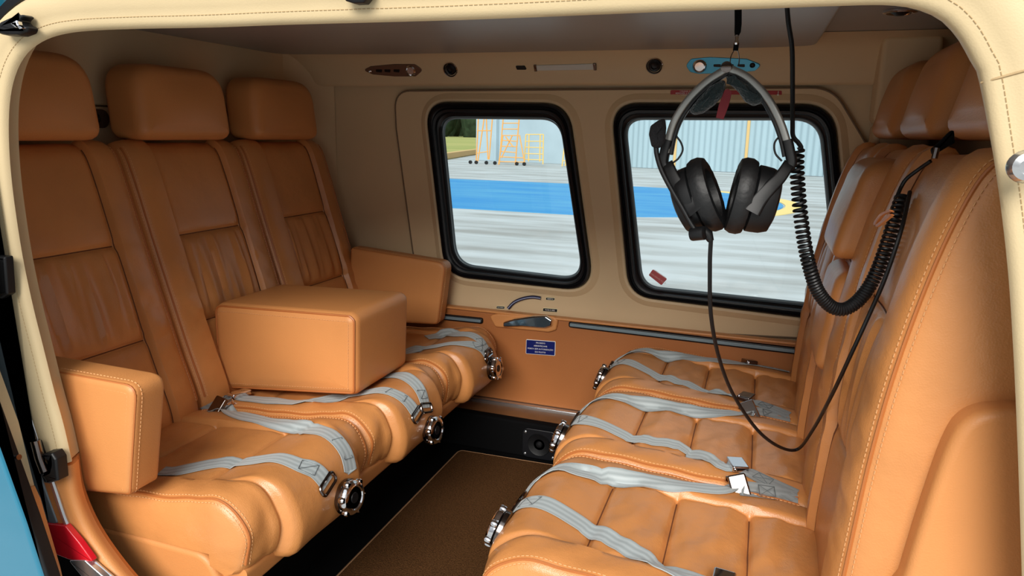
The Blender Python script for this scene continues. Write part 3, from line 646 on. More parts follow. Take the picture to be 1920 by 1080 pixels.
SLAB = {'A1': 'tan leather seat with side armrest by the doorway, beside the box armrest',
        'A2': 'middle tan leather seat with the box armrest lying on its cushion',
        'A3': 'tan leather seat by the window wall in the row with the box armrest',
        'B1': 'tan leather seat by the doorway with a moulded side shell behind it',
        'B2': 'middle tan leather seat with a stowed armrest and pull tab in its back',
        'B3': 'tan leather seat by the window wall, beside the seat with the pull tab'}
SEATS = {}
def seat(key, side, y0, y1, seed):
    L = side == 'L'; sg = 1 if L else -1
    base = (-1.05 if L else -0.1, (y0+y1)/2, 0.24)
    t = thing('cabin_seat', SLAB[key], 'seat', base, 'tan cabin seats'); g = 0.0015
    fl = -1 if L else 1
    bk = Pad(L_back if L else R_back, y0+g, y1-g, 0.10 if L else 0.15, back_disp(seed), flip=fl, p=7 if L else 8, q=14)
    bo = bk.build('backrest', TAN, t, (-0.56, 0.56), (0.34, 0.64), key=side+'back')
    vs = (0.22, 0.40, 0.57) if not L else (0.24, 0.50)
    xm = (lambda u, v: (sg*(-(0.034 if L else 0.010)*sst(0.46, 0.74, np.abs(u))*sst(0.50, 0.70, v)), (0.016 if L else 0.0)*sst(0.48, 0.64, np.abs(u))*sst(0.74, 0.92, v)))
    flc = 1 if L else -1
    cs = Pad(L_cush if L else R_cush, y0+g, y1-g, 0.10, cush_disp(seed+50, vs, pleat=1.0 if not L else 0.35), flip=flc, p=9, q=16, xmod=xm, core=((-1.30, -0.86), (0.262, 0.285)) if L else ((-0.27, 0.19), (0.262, 0.285)))
    co = cs.build('cushion', TAN, t, (-0.60, 0.60, -0.55, 0.55, 0.5, -0.5), vs, key=side)
    # headrest
    zc = (0.985, 1.168) if L else (1.022, 1.196); hw = 0.315 if L else 0.30; yc = (y0+y1)/2+(-0.01 if L else 0.0)
    o = round_poly([(yc-hw/2, zc[0]), (yc+hw/2, zc[0]), (yc+hw/2-0.006, zc[1]), (yc-hw/2+0.006, zc[1])], [0.035, 0.035, 0.075, 0.075], 8)
    def fh(a, b, c):
        return (-1.505+c-0.10*(b-zc[0]), a, b) if L else (0.405-c+0.22*(b-zc[0]), a, b)
    dd = 0.115 if L else 0.155
    ho = slab('headrest', o, dd, 0.035, TAN_S, fh, t, crown=0.010, rb=0.02, seg=6)
    ins = inset(o, 0.030)
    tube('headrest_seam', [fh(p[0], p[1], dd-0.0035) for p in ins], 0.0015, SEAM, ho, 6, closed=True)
    uu = np.linspace(-0.55, 0.55, 40)
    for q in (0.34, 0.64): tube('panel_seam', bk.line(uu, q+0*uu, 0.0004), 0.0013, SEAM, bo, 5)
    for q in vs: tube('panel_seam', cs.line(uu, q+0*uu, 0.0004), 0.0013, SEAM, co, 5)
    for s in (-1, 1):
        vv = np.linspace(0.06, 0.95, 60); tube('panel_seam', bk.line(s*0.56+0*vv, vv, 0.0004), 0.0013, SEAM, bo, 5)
    # seams: piping and stitching along both bolster edges
    for s in (-1, 1):
        vv = np.linspace(0.10, 0.955, 70)
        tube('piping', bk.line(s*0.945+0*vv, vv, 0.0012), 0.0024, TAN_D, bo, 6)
        for q in (0.915, 0.968): stitches('stitching', bk.line(s*q+0*vv, vv, 0.0008), STITCH, bo)
        vv = np.linspace(0.10, 0.93, 70)
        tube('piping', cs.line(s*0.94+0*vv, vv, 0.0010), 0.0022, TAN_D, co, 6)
        for q in (0.91, 0.965): stitches('stitching', cs.line(s*q+0*vv, vv, 0.0006), STITCH, co)
    SEATS[key] = (t, bk, cs, bo, co)
    return t
for i, k in enumerate(('A1', 'A2', 'A3')): seat(k, 'L', LB[i], LB[i+1], 11+i)
for i, k in enumerate(('B1', 'B2', 'B3')): seat(k, 'R', RB[i], RB[i+1], 31+i)
# side armrests of the end seats
def arm(t, pts, r, y0, y1, near):
    o = round_poly(pts, r, 6)
    f = (lambda a, b, c: (a, y1-c, b))
    a = slab('armrest', o, y1-y0, 0.012, TAN_S, f, t, crown=0.004, rb=0.012)
    top = [p for p in inset(o, 0.004)]
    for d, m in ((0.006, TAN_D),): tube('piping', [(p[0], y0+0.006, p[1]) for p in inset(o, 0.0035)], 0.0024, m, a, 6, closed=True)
    stitches('stitching', [(p[0], y0+0.0005, p[1]) for p in inset(o, 0.016)], STITCH, a)
    stitches('stitching', [(p[0], y0+0.016, p[1]) for p in inset(o, -0.0002)], STITCH, a)
arm(SEATS['A1'][0], [(-1.32, 0.352), (-0.985, 0.392), (-0.945, 0.600), (-1.32, 0.604)], [0.01, 0.012, 0.025, 0.01], 0.845, 0.915, True)
arm(SEATS['A3'][0], [(-1.32, 0.372), (-0.975, 0.390), (-0.945, 0.602), (-1.30, 0.628)], [0.01, 0.02, 0.03, 0.01], 2.075, 2.14, False)
# stowed armrest in the middle back of the far-facing row
t2, bk2, _, bo2, _ = SEATS['B2']
zz = [0.52, 0.60, 0.70, 0.80, 0.90, 0.955]
sx = lambda z: np.interp(z, [p[1] for p in R_back], [p[0] for p in R_back])
for zl, zh, pro, ym in ((0.800, 0.985, 0.050, 0.02), (0.575, 0.775, 0.026, 0.035)):
    oy = round_poly([(1.40+ym, zl), (1.68-ym, zl), (1.68-ym, zh), (1.40+ym, zh)], 0.035, 8)
    so = slab('stowed_armrest', oy, pro, 0.022, TAN, lambda a, b, c: (float(sx(b))+0.014-c, a, b), t2, crown=0.008, seg=6)
tp = [PX(x, y, 0.125) for x, y in ((1672, 395), (1655, 402), (1643, 418), (1644, 424), (1658, 414), (1672, 402))]
bar('pull_tab', catmull([tuple(p) for p in tp], 6), (0, 1, 0), 0.016, 0.003, TAN_D, t2)
# bases
ba = thing('bench_plinth', 'tan apron and black kick panel under the row with the box armrest', 'plinth', (-1.1, 1.5, 0.0))
slab('apron', round_poly([(-0.798, 0.215), (-0.79, 0.262), (-1.5, 0.262), (-1.5, 0.215)], 0.012), LB[3]-LB[0]-0.03, 0.006, TAN_S, lambda a, b, c: (a, LB[0]+0.015+c, b), ba)
slab('kick_panel', [(-0.93, 0.0), (-0.88, 0.216), (-1.5, 0.216), (-1.5, 0.0)], LB[3]-LB[0]-0.05, 0.004, BLACKF, lambda a, b, c: (a, LB[0]+0.025+c, b), ba)
slab('side_panel', round_poly([(-1.40, -0.02+0.03), (-0.835, 0.01), (-0.835, 0.22), (-0.865, 0.282), (-1.40, 0.292)], [0.01, 0.01, 0.06, 0.05, 0.01], 8), 0.03, 0.010, TAN_S, lambda a, b, c: (a, 0.915-c, b), ba)
bb = thing('bench_plinth', 'tan base and moulded side shell under the row facing the box armrest', 'plinth', (0.0, 1.5, 0.0))
slab('apron', round_poly([(-0.345, 0.20), (-0.355, 0.262), (0.43, 0.262), (0.43, 0.20)], 0.012), RB[3]-RB[0]-0.03, 0.006, TAN_S, lambda a, b, c: (a, RB[0]+0.015+c, b), bb)
slab('kick_panel', [(-0.24, 0.0), (-0.29, 0.201), (0.43, 0.201), (0.43, 0.0)], RB[3]-RB[0]-0.05, 0.004, BLACKF, lambda a, b, c: (a, RB[0]+0.025+c, b), bb)
shell = [(PY(x, y, 0.905).x, PY(x, y, 0.905).z) for x, y in ((1690, 1085), (1722, 980), (1752, 890), (1775, 830), (1800, 790), (1840, 768), (1905, 762))]
shell = [tuple(p) for p in catmull(shell, 5)]+[(0.43, 0.70), (0.43, 0.02), (0.05, 0.02), (0.10, 0.25)]
slab('side_shell', shell, 0.035, 0.012, TAN_S, lambda a, b, c: (a, 0.928-c, b), bb)

# ------------------------------------------------------------------ box armrest
bxo = round_poly([(-1.290, 0.352), (-0.875, 0.392), (-0.868, 0.585), (-0.885, 0.598), (-1.285, 0.585)], [0.02, 0.02, 0.03, 0.02, 0.03], 8)
bx = thing('box_armrest', 'large tan leather box armrest folded down onto the middle seat', 'armrest', (-1.08, 1.53, 0.36))
f_bx = lambda a, b, c: (a, 1.675-c+0.0*a, b)
bd = slab('cover', bxo, 0.275, 0.024, TAN_S, f_bx, bx, crown=0.006, rb=0.024, seg=6)
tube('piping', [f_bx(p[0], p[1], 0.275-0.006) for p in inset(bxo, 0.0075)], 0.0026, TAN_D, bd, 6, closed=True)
stitches('stitching', [f_bx(p[0], p[1], 0.2755) for p in inset(bxo, 0.020)], STITCH, bd, r=0.0006)

# ------------------------------------------------------------------ seat belts
TREES = {k: BVHTree.FromPolygons([tuple(v) for v in join(d)[0]], join(d)[1]) for k, d in BV.items()}
ORI = Vector((0, 0, ZC))
def hit(px, py, side, zf=0.37):
    d = Vector(ray(px, py)).normalized(); loc, nr, _, _ = TREES[side].ray_cast(ORI, d)
    if loc is None:                                     # just past the edge: the nearest spot on the cushions
        best = None
        for t in np.linspace(0.9, 3.2, 260):
            l, nn, _, ds = TREES[side].find_nearest(ORI+d*t)
            if best is None or ds < best[0]: best = (ds, l, nn)
        loc, nr = best[1], best[2]
    if nr.dot(d) > 0: nr = -nr
    return loc, nr
def strap(name, pxs, side, m, parent, wd=0.040, n=44, lift=0.0035, th=0.0016, loose=False):
    H = [hit(x, y, side) for x, y in pxs]; P = resample(catmull([tuple(h[0]) for h in H], 8), n); Nn = resample(np.array([tuple(h[1]) for h in H]), n)
    rows = []
    T = np.gradient(P, axis=0); T /= np.linalg.norm(T, axis=1)[:, None]; tree = TREES[side]; N2 = []; Q = []
    for p in P:
        l, nr, _, _ = tree.find_nearest(Vector(p))
        if nr.z < -0.2: nr = -nr
        N2.append(nr); Q.append(l)
    N2 = np.array([tuple(x) for x in N2]); Q = np.array([tuple(x) for x in Q])
    for _ in range(4):
        N2[1:-1] = (N2[:-2]+2*N2[1:-1]+N2[2:])/4
    N2 /= np.linalg.norm(N2, axis=1)[:, None]
    S = np.cross(T, N2); S /= np.linalg.norm(S, axis=1)[:, None]; K = 5; off = np.zeros((n, K))
    us = np.linspace(-0.5, 0.5, K); R = np.zeros((n, K, 3))
    for i in range(n):
        for k in range(K):
            p = Vector(Q[i]+S[i]*us[k]*wd); nn = Vector(N2[i]); l, nr, _, dist = tree.ray_cast(p+nn*0.05, -nn, 0.12)
            off[i, k] = 0.05-dist if l is not None else 0.0; R[i, k] = p
    off = np.maximum(off, (off.mean(1, keepdims=True)+off)/2)
    ker = off.copy()
    for _ in range(3): ker[1:-1] = np.maximum(off[1:-1], (ker[:-2]+ker[1:-1]*2+ker[2:])/4)
    for i in range(n):
        for k in range(K): R[i, k] += N2[i]*(ker[i, k]+lift)
    V = []; Fc = []; UV = []
    for i in range(n):
        for k in range(K): V.append(R[i, k]); UV.append((k/(K-1), i/n*12))
    b = len(V)
    for i in range(n):
        for k in range(K): V.append(R[i, k]-N2[i]*th); UV.append((k/(K-1), i/n*12))
    for i in range(n-1):
        for k in range(K-1):
            a = i*K+k; Fc.append((a, a+1, a+K+1, a+K)); Fc.append((b+a, b+a+K, b+a+K+1, b+a+1))
        for k in (0, K-1): a = i*K+k; Fc.append((a, a+K, b+a+K, b+a))
    for i in (0, n-1):
        for k in range(K-1): a = i*K+k; Fc.append((a, a+1, b+a+1, b+a))
    return mk(name, V, Fc, m, parent, uvs=UV), R, N2, T
def box_on(name, R, N, T, i, ln, wd, ht, m, parent, up=0.002):
    c = Vector(R[i].mean(0)); n = Vector(N[i]).normalized(); t = Vector(T[i]).normalized(); s = n.cross(t).normalized(); t = s.cross(n)
    return slab(name, rrect(ln, wd, 0.004, 4), ht, 0.003, m, lambda a, b, cc: c+t*a+s*b+n*(cc+up), parent)
def cross_stitch(parent, R, N, i0, i1):
    A = R[i0][0]*0.85+R[i0][-1]*0.15; B = R[i0][0]*0.15+R[i0][-1]*0.85; Cc = R[i1][0]*0.85+R[i1][-1]*0.15; D = R[i1][0]*0.15+R[i1][-1]*0.85; n = N[i0]*0.0012
    par = [tube_data(np.array([a, b])+n, 0.0006, 4) for a, b in ((A, B), (Cc, D), (A, Cc), (B, D), (A, D), (B, Cc))]
    o = mk('bar_tack', *join(par), mat_tack, parent, smooth=False); o['kind'] = 'stuff'
mat_tack = mat('dark_thread', (92, 98, 100), rough=0.9)
def rotary(parent, c, ax):
    c = np.array(c); ax = np.array(ax)/np.linalg.norm(ax)
    bk_ = lathe('buckle_back', [(0.032, -0.012), (0.036, -0.010), (0.036, -0.002), (0.033, 0.0)], c, ax, CHROME_D, parent, 28)
    bd_ = lathe('buckle_body', [(0.030, 0.0), (0.0345, 0.002), (0.0345, 0.010), (0.031, 0.014), (0.024, 0.0155), (0.022, 0.013), (0.010, 0.0125), (0.0, 0.0125)], c, ax, CHROME, parent, 28)
    lathe('buckle_emblem', [(0.011, 0.0), (0.0105, 0.0015), (0.0, 0.002)], c+ax*0.0122, ax, BPLAS, bd_, 20)
    u = np.cross(ax, [0, 1.0, 0]); u /= np.linalg.norm(u); v = np.cross(ax, u)
    for a in (20, 75, 130, 200, 250, 310):
        d = math.cos(math.radians(a))*u+math.sin(math.radians(a))*v
        lathe('release_lug', [(0.006, -0.003), (0.007, 0.0), (0.007, 0.006), (0.005, 0.009)], c+d*0.0335+ax*0.004, ax, CHROME, bd_, 10)
def loop_ring(parent, R, N, i, sc=1.0):
    c = R[i].mean(0)+N[i]*0.001; s = (R[i][-1]-R[i][0]); s /= np.linalg.norm(s); t = np.cross(N[i], s)
    pts = [c+s*a*sc+t*b*sc for a, b in rrect(0.052, 0.022, 0.008, 4)]
    tube('link_ring', pts, 0.0032, CHROME_D, parent, 8, closed=True)
def belt(key, side, bpx, ax, A, B, buck=(True, True), tails=(None, None)):
    lab = {'A1': 'grey lap belt lying on the armrest-side seat by the doorway', 'A2': 'grey lap belt running under the box armrest', 'A3': 'grey lap belt on the window-wall seat beyond the box armrest',
           'B1': 'grey lap belt on the seat with the moulded side shell', 'B2': 'grey lap belt on the middle seat with the pull tab', 'B3': 'grey lap belt on the window-wall seat under the hanging headset'}[key]
    if side == 'L': p0, n0 = hit(*bpx, side)
    else: p0, n0 = TREES[side].find_nearest(Vector(bpx))[:2]
    if n0.x > 0 and side == 'R': n0 = -n0
    t = thing('seat_belt', lab, 'seat belt', p0, 'grey lap belts')
    if ax is None: ax = n0
    ax = Vector(ax).normalized(); c = p0+ax*(0.014 if side == 'L' else 0.008)
    rotary(t, c, ax)
    for pxs, bk_, tl in ((A, buck[0], tails[0]), (B, buck[1], tails[1])):
        o, R, N, T = strap('strap', pxs, side, WEB, t)
        cross_stitch(o, R, N, 4, 8); loop_ring(t, R, N, 0)
        if bk_:
            bo = box_on('adjuster', R, N, T, -1, 0.034, 0.050, 0.011, CHROME_D if tl and tl[0] == 'd' else CHROME, t)
            box_on('adjuster_bar', R, N, T, -2, 0.008, 0.052, 0.008, CHROME, bo)
        if tl:
            o2, R2, N2, T2 = strap('anchor_strap', [pxs[-1]]+list(tl[1]), side, WEB_D, t, wd=0.036, n=16)
            cross_stitch(o2, R2, N2, 5, 9)
belt('A1', 'L', (645, 930), (1, -0.08, 0.10), [(656, 906), (650, 858), (622, 818), (545, 797), (450, 780), (420, 770)], [(612, 908), (588, 882), (548, 868), (440, 873), (330, 885), (300, 888)], (True, False), (('d', [(400, 762), (382, 757)]), None))
belt('A2', 'L', (803, 805), (1, -0.08, 0.10), [(797, 765), (789, 737), (768, 712), (740, 705), (700, 714)], [(780, 778), (758, 750), (728, 735), (660, 742), (560, 754), (470, 748), (450, 744)], (False, True), (None, ('c', [(425, 747), (400, 752)])))
belt('A3', 'L', (920, 690), (1, -0.08, 0.10), [(912, 668), (895, 650), (850, 645), (790, 657), (755, 664)], [(914, 662), (902, 642), (868, 628), (838, 626), (800, 634)], (False, False))
belt('B1', 'R', (-0.41, 1.085, 0.335), (-1, 0.0, 0.32), [(950, 925), (990, 887), (1100, 891), (1230, 905), (1340, 918), (1385, 920)], [(945, 948), (985, 945), (1100, 993), (1200, 1042), (1290, 1082), (1355, 1100)], (True, True), (('d', [(1440, 925), (1495, 933)]), None))
belt('B2', 'R', (-0.41, 1.5, 0.335), (-1, 0.0, 0.32), [(1062, 778), (1095, 748), (1200, 757), (1300, 770), (1370, 776), (1405, 776)], [(1062, 785), (1100, 790), (1200, 825), (1290, 855), (1350, 872), (1382, 878)], (True, True), (('c', [(1440, 778), (1480, 783)]), ('c', [(1440, 905), (1492, 930)])))
belt('B3', 'R', (-0.41, 1.95, 0.335), (-1, 0.0, 0.32), [(1136, 682), (1160, 662), (1250, 669), (1350, 677), (1405, 680)], [(1138, 690), (1165, 680), (1250, 710), (1340, 738), (1398, 750)], (True, True), (('d', [(1445, 686), (1480, 692)]), ('d', [(1440, 764), (1478, 780)])))

# ------------------------------------------------------------------ headset
HY = 1.08; hp_ = lambda x, y, d=0.0: PY(x, y, HY+d)
hs = thing('headset', 'black aviation headset with a grey folding headband hanging in the cabin', 'headset', tuple(hp_(1365, 440)))
for side_, pts in (('l', ((1360, 131), (1325, 154), (1292, 186), (1268, 222), (1256, 255), (1250, 286))), ('r', ((1366, 128), (1402, 146), (1436, 180), (1459, 220), (1473, 258), (1480, 290)))):
    path = catmull([tuple(hp_(x, y)) for x, y in pts], 8)
    hb = bar('headband_arm', path, (0, 1, 0), 0.020, 0.0105, SILVER, hs)
    bar('band_lining', path+np.array([0.0065 if side_ == 'l' else -0.0065, 0.002, -0.003]), (0, 1, 0), 0.017, 0.005, BPLAS, hb)
lathe('hinge_screw', [(0.0075, -0.013), (0.0078, 0.012), (0.005, 0.0135), (0.0, 0.0135)], hp_(1363, 127), (0, -1, 0), CHROME_D, hs, 18)
for pts in (((1253, 262), (1247, 285), (1244, 305), (1250, 318)), ((1476, 262), (1481, 285), (1484, 305), (1478, 316))):
    bar('slider', catmull([tuple(hp_(x, y)) for x, y in pts], 6), (0, 1, 0), 0.022, 0.014, BPLAS, hs)
for pts in (((1247, 306), (1262, 335), (1280, 362), (1296, 384), (1306, 396)), ((1482, 306), (1464, 332), (1444, 352), (1424, 374), (1410, 396))):
    pp = catmull([tuple(hp_(x, y, -0.030)) for x, y in pts], 6); pp[:, 1] = HY-0.004-0.034*np.linspace(0, 1, len(pp))**0.7
    bar('yoke', pp, (0, 1, 0), 0.010, 0.019, BPLAS, hs, taper=np.linspace(0.8, 1.25, len(pp)))
def cup(pt, pb, axs, shell_len):
    a, b = Vector(hp_(*pt)), Vector(hp_(*pb)); c = (a+b)/2; mj = (a-b).normalized(); R_ = (a-b).length/2; axx = Vector(axs); axx = (axx-mj*axx.dot(mj)).normalized(); mn = axx.cross(mj)
    el = lambda ra, rb: [(ra*math.cos(t), rb*math.sin(t)) for t in np.linspace(0, 2*math.pi, 40, endpoint=False)]
    f = lambda x, y, z: c+mj*x+mn*y+axx*z
    pad = [[f(*(np.array(p)*s), z) for p in [(q[0], q[1]) for q in el(R_, R_*0.80)]] for s, z in ((0.80, -0.012), (0.94, -0.012), (1.0, -0.005), (1.0, 0.004), (0.94, 0.011), (0.82, 0.013), (0.66, 0.010), (0.60, 0.0), (0.60, -0.012))]
    pads = []
    for ring in pad:
        pads.append([Vector(p)+(Vector(p)-c)*0.012*math.sin(i*math.pi*0.9) for i, p in enumerate(ring)])
    pd = loft('ear_cushion', pads, BPAD, hs)
    sh = [[f(*(np.array(p)*s), z) for p in el(R_*0.97, R_*0.76)] for s, z in ((0.80, -0.010), (0.84, -0.014), (0.90, -0.016), (0.90, -0.022), (0.88, -0.014-shell_len*0.7), (0.80, -0.016-shell_len), (0.55, -0.020-shell_len), (0.2, -0.022-shell_len))]
    loft('ear_shell', sh, BPLAS, hs, cap=True)
    lathe('ear_mesh', [(R_*0.6, -0.0005), (R_*0.58, 0.001), (0.0, 0.001)], c+axx*(-0.008), axx, BPAD, pd, 24)
cup((1302, 297), (1349, 432), (1, -0.12, 0.4), 0.026)
cup((1408, 296), (1371, 437), (-1, -0.12, 0.2), 0.030)
# cloud pads under the band, red tag
for px in ([(1362, 146), (1358, 176), (1340, 196), (1318, 212), (1300, 216), (1292, 208), (1308, 186), (1330, 160)], [(1360, 140), (1385, 146), (1415, 160), (1436, 178), (1432, 192), (1412, 199), (1396, 190), (1384, 172), (1364, 154)]):
    slab('crown_pad', round_poly([(PY(x, y, HY).x, PY(x, y, HY).z) for x, y in px], 0.008, 5), 0.030, 0.012, PLUSH, lambda a, b, c: (a, HY+0.018-c, b), hs, crown=0.003, rb=0.010)
slab('red_tag', [(PY(x, y, HY).x, PY(x, y, HY).z) for x, y in ((1359, 170), (1366, 167), (1373, 173), (1367, 198), (1357, 224), (1343, 221), (1348, 198))], 0.0025, 0.0005, REDTAG, lambda a, b, c: (a, HY-0.006-c, b), hs)
tube('side_wire', catmull([tuple(hp_(x, y)) for x, y in ((1268, 255), (1277, 268), (1280, 282), (1272, 297), (1262, 305))], 6), 0.0014, BPLAS, hs, 6)
tube('side_wire', catmull([tuple(hp_(x, y)) for x, y in ((1474, 256), (1460, 258), (1452, 270), (1454, 288), (1466, 302))], 6), 0.0014, BPLAS, hs, 6)
tube('mic_boom', catmull([tuple(hp_(x, y, -0.035+0.0*y)) for x, y in ((1310, 440), (1296, 420), (1278, 388), (1256, 350), (1240, 318), (1232, 292), (1230, 274))], 8), 0.0036, BPLAS, hs, 10)
mc = hp_(1233, 250, -0.035)
V = []; 
fo = [(PY(x, y, HY-0.035).x, PY(x, y, HY-0.035).z) for x, y in ((1222, 276), (1217, 252), (1220, 236), (1234, 226), (1247, 221), (1249, 240), (1247, 266), (1238, 278))]
slab('mic_foam', round_poly(fo, 0.006, 5), 0.026, 0.011, PLUSH if False else mat('mic_foam', (22, 22, 25), rough=1.0, bump2=1.0, b2scale=400), lambda a, b, c: (a, HY-0.022-c, b), hs, crown=0.003, rb=0.011)
lathe('boom_pivot', [(0.009, -0.010), (0.010, -0.008), (0.010, 0.010), (0.007, 0.012)], hp_(1308, 438, -0.035), (1, -0.3, 0.2), BPLAS, hs, 16)
tube('cable_socket', [hp_(1316, 432, -0.03), hp_(1328, 440, -0.03), hp_(1333, 452, -0.03)], [0.008, 0.0075, 0.0045], BPLAS, hs, 10)
cab = [hp_(1333, 448, -0.03), PY(1331, 500, 1.06), PY(1333, 590, 1.09), PY(1348, 670, 1.14), PY(1375, 740, 1.20), PY(1420, 806, 1.28), PY(1462, 838, 1.36), PY(1496, 842, 1.42), PY(1524, 806, 1.44), PY(1560, 740, 1.43), PY(1600, 655, 1.40), PY(1632, 585, 1.36), PY(1660, 520, 1.32), PY(1690, 430, 1.26), PY(1706, 360, 1.23)]
def before_back(p, k=0.955):
    d = Vector(p)-ORI; l, _, _, ds = TREES['Rback'].ray_cast(ORI, d.normalized())
    l2, _, _, d2 = TREES['R'].ray_cast(ORI, d.normalized())
    m = min([x for x in (ds, d2) if x is not None] or [1e9])
    return ORI+d.normalized()*min(d.length, m*k)
cab = cab[:6]+[before_back(p) for p in cab[6:]]
tube('headset_cable', catmull([tuple(p) for p in cab], 10), 0.0031, BPLAS, hs, 8)
# hanging strap with clip
stp = thing('hanging_strap', 'black nylon strap with clip and wire loop holding the headset', 'strap', tuple(hp_(1382, 15)))
bar('nylon_strap', [hp_(1384, 2), hp_(1384, 20), hp_(1384, 45), hp_(1383, 60), hp_(1381, 68)], (0, 1, 0), 0.003, 0.0095, BLACKF, stp, taper=[1, 1, 1, 0.9, 0.5])
lathe('swivel_clip', [(0.0022, -0.006), (0.0030, -0.003), (0.0022, 0.0), (0.0035, 0.004), (0.0025, 0.007)], hp_(1381, 74), (0, 0, -1), CHROME, stp, 12)
bar('strap_tail', [hp_(1381, 80), hp_(1380, 88), hp_(1379, 95)], (0, 1, 0), 0.003, 0.007, BLACKF, stp)
tube('wire_loop', catmull([tuple(hp_(x, y)) for x, y in ((1369, 124), (1370, 108), (1375, 97), (1380, 94), (1384, 98), (1386, 110), (1385, 124))], 6), 0.0008, CHROME_D, stp, 6)
# coiled cord from the ceiling to the seat top
cc = thing('coiled_cord', 'black coiled cord from the ceiling looping past the seat backs', 'cord', tuple(PY(1575, 585, 1.12)))
up_ = [PY(1474, -12, 1.10), PY(1478, 40, 1.10), PY(1485, 90, 1.10), PY(1486, 160, 1.10), PY(1486, 230, 1.10), PY(1487, 255, 1.10), PY(1497, 268, 1.10), PY(1502, 277, 1.10), PY(1496, 281, 1.10)]
tube('straight_lead', catmull([tuple(p) for p in up_], 8), 0.0032, BPLAS, cc, 8)
ctr = catmull([tuple(PY(x, y, Y)) for x, y, Y in ((1495, 280, 1.10), (1494, 310, 1.10), (1497, 360, 1.10), (1502, 410, 1.10), (1509, 460, 1.105), (1519, 505, 1.11), (1533, 545, 1.115), (1556, 573, 1.12), (1580, 580, 1.125), (1604, 568, 1.13), (1628, 540, 1.14), (1648, 500, 1.15), (1664, 455, 1.165), (1678, 410, 1.18), (1692, 365, 1.20))], 12)
C = resample(ctr, 1400); P_, T_, A_, B_ = frames_(C); s = np.linspace(0, 1, 1400); dens = 0.75+0.9*np.exp(-((s-0.55)/0.17)**2); phs = np.cumsum(dens); phs = phs/phs[-1]*2*math.pi*78
hel = C+0.0082*(np.cos(phs)[:, None]*A_+np.sin(phs)[:, None]*B_)
tube('coil', hel, 0.0024, BPLAS, cc, 6)
tube('straight_lead', catmull([tuple(hel[-1])]+[tuple(before_back(PY(x, y, Y), 0.97)) for x, y, Y in ((1690, 350, 1.215), (1700, 335, 1.23), (1722, 318, 1.26), (1745, 302, 1.29))], 8), 0.003, BPLAS, cc, 8)
hk = thing('seat_hook_strap', 'black strap with metal clip between the headrests holding the cord', 'strap', tuple(PY(1760, 285, 1.10)))
px_slab('nylon_loop', [(1762, 285), (1750, 292), (1748, 280), (1768, 262), (1790, 240), (1791, 268)], 1.10, 0.012, BLACKF, hk, r=0.003)
tube('metal_clip', [PY(1752, 297, 1.095), PY(1757, 277, 1.095)], 0.004, CHROME_D, hk, 8)

# ------------------------------------------------------------------ ceiling fittings on the valance
def on_val(px, py):
    best = None
    for i in range(len(vp)-1):
        for t in np.linspace(0, 1, 12):
            y, z = vp[i]*(1-t)+vp[i+1]*t; p = PY(px, py, y); e = abs(p.z-z)
            if best is None or e < best[0]: best = (e, p, i)
    i = best[2]; d = vp[i+1]-vp[i]; n = Vector((0, d[1], -d[0])).normalized(); n = n if n.y < 0 else -n
    return best[1], n
def val_slab(name, px, m, parent, d=0.004, r=0.0015, rp=0.01, lift=0.0):
    P3 = [on_val(x, y) for x, y in px]; c = sum((p for p, _ in P3), Vector())/len(P3); n = sum((q for _, q in P3), Vector()).normalized(); X = Vector((1, 0, 0)); U = n.cross(X).normalized(); U = U if U.z > 0 else -U
    o = [((p-c).dot(X), (p-c).dot(U)) for p, _ in P3]
    return slab(name, round_poly(o, rp, 6), d+0.006, r, m, lambda a, b, cc_: c+X*a+U*b+n*(cc_-0.006+lift), parent), c, n, X, U
def val_lathe(name, px, prof, m, parent, n=20, lift=0.0):
    p, q = on_val(*px); return lathe(name, prof, p+q*lift, q, m, parent, n)
t = thing('switch_panel', 'bronze teardrop switch panel beside the round air vent over the window', 'control panel', tuple(on_val(740, 135)[0]))
val_slab('plate', [(682, 131), (695, 124), (740, 120), (778, 120), (794, 131), (780, 143), (740, 143), (700, 139)], BRONZE, t, rp=0.012)
val_lathe('rotary_knob', (771, 132), [(0.017, 0.0), (0.018, 0.006), (0.014, 0.010), (0.012, 0.007), (0.0, 0.007)], CHROME, t)
for x in (712, 728, 745): val_slab('rocker', [(x-6, 129), (x+6, 129), (x+5, 135), (x-6, 134)], BPLAS, t, d=0.006, rp=0.003)
val_lathe('jack', (695, 133), [(0.005, 0.0), (0.0055, 0.006), (0.003, 0.007), (0.0, 0.005)], CHROME, t, 12)
t = thing('switch_panel', 'sky blue tinted oval switch panel above the headset', 'control panel', tuple(on_val(1355, 122)[0]))
val_slab('plate', [(1286, 122), (1296, 110), (1330, 107), (1400, 110), (1428, 121), (1416, 132), (1380, 136), (1310, 138), (1294, 134)], SKYPANEL, t, rp=0.012)
val_lathe('rotary_knob', (1312, 123), [(0.019, 0.0), (0.020, 0.006), (0.016, 0.011), (0.013, 0.008), (0.0, 0.008)], CHROME, t)
for x in (1345, 1369, 1390): val_slab('rocker', [(x-7, 119), (x+7, 119), (x+7, 125), (x-7, 124)], BPLAS, t, d=0.006, rp=0.003)
val_lathe('jack', (1411, 121), [(0.007, 0.0), (0.0075, 0.006), (0.005, 0.008), (0.003, 0.006), (0.0, 0.006)], BPLAS, t, 14)
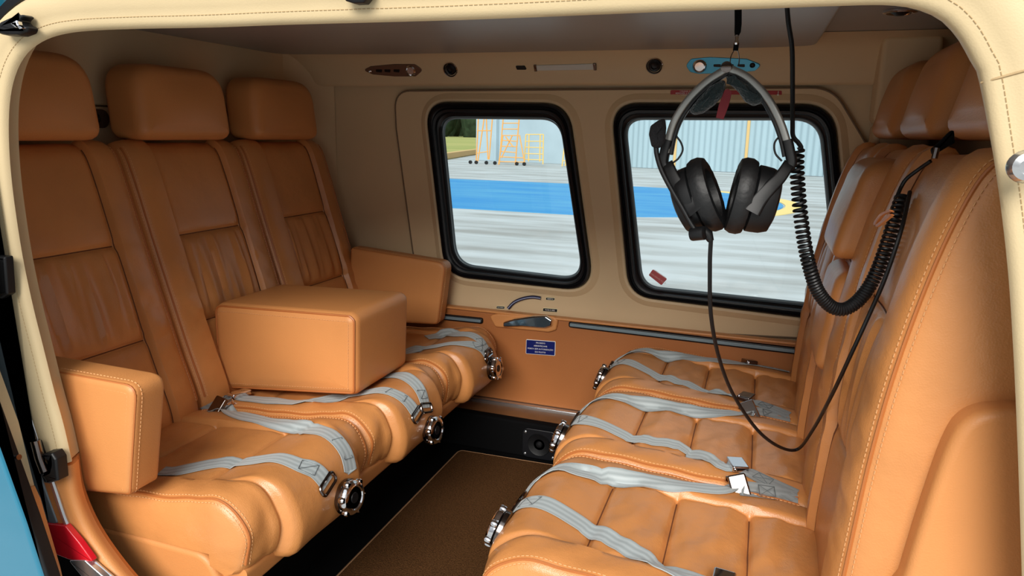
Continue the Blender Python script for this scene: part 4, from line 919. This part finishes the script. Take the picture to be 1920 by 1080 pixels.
for px, lb in (((845, 130), 'round chrome air vent beside the bronze switch panel'), ((1227, 123), 'round chrome air vent beside the blue tinted switch panel')):
    t = thing('air_vent', lb, 'air vent', tuple(on_val(*px)[0]), 'round air vents')
    val_lathe('bezel', px, [(0.024, -0.004), (0.0255, 0.004), (0.023, 0.007), (0.020, 0.004), (0.019, -0.002)], CHROME, t, 28)
    val_lathe('ball_nozzle', px, [(0.0195, -0.002), (0.018, 0.004), (0.012, 0.009), (0.009, 0.008), (0.008, 0.002), (0.0, 0.001)], BLACK, t, 24)
t = thing('light_strip', 'pale rectangular reading light over the gap between the windows', 'light', tuple(on_val(1060, 126)[0]))
val_slab('lens', [(1003, 122), (1116, 119), (1118, 130), (1005, 132)], LENS, t, rp=0.002)
val_slab('end_clip', [(1001, 121), (1006, 121), (1008, 133), (1003, 133)], CHROME_D, t, d=0.006, rp=0.001)
val_slab('end_clip', [(1112, 118), (1118, 118), (1119, 131), (1114, 131)], CHROME_D, t, d=0.006, rp=0.001)
o, *_ = val_slab('light_switch', [(967, 123), (984, 123), (988, 130), (970, 130)], BPLAS, None, d=0.005, rp=0.003)
tag(o, 'small dark push switch beside the pale light strip', 'switch')
pc = PZ(1688, 20, 1.284); t = thing('ceiling_light', 'recessed chrome ceiling fitting above the headrests', 'light', tuple(pc))
lathe('bezel', [(0.032, 0.0), (0.033, 0.004), (0.026, 0.006), (0.024, 0.001)], pc, (0, 0, -1), CHROME, t, 28)
lathe('lens', [(0.024, 0.0), (0.018, 0.004), (0.008, 0.010), (0.0, 0.010)], pc, (0, 0, -1), BLACK, t, 20)
# socket plate on the bulkhead between headrests
s1 = PX(170, 222, -1.568); t = thing('socket_plate', 'bronze rounded headset socket plate between the headrests', 'socket plate', tuple(s1))
slab('plate', rrect(0.105, 0.046, 0.022, 8, s1.y, s1.z), 0.006, 0.002, BRONZE, lambda a, b, c: (-1.571+c, a, b), t)
for dy, m in ((-0.018, CHROME), (0.008, BPLAS)):
    lathe('jack', [(0.012, 0.0), (0.0125, 0.006), (0.009, 0.008), (0.006, 0.004), (0.0, 0.004)], (-1.565, s1.y+dy, s1.z), (1, 0, 0), m, t, 18)
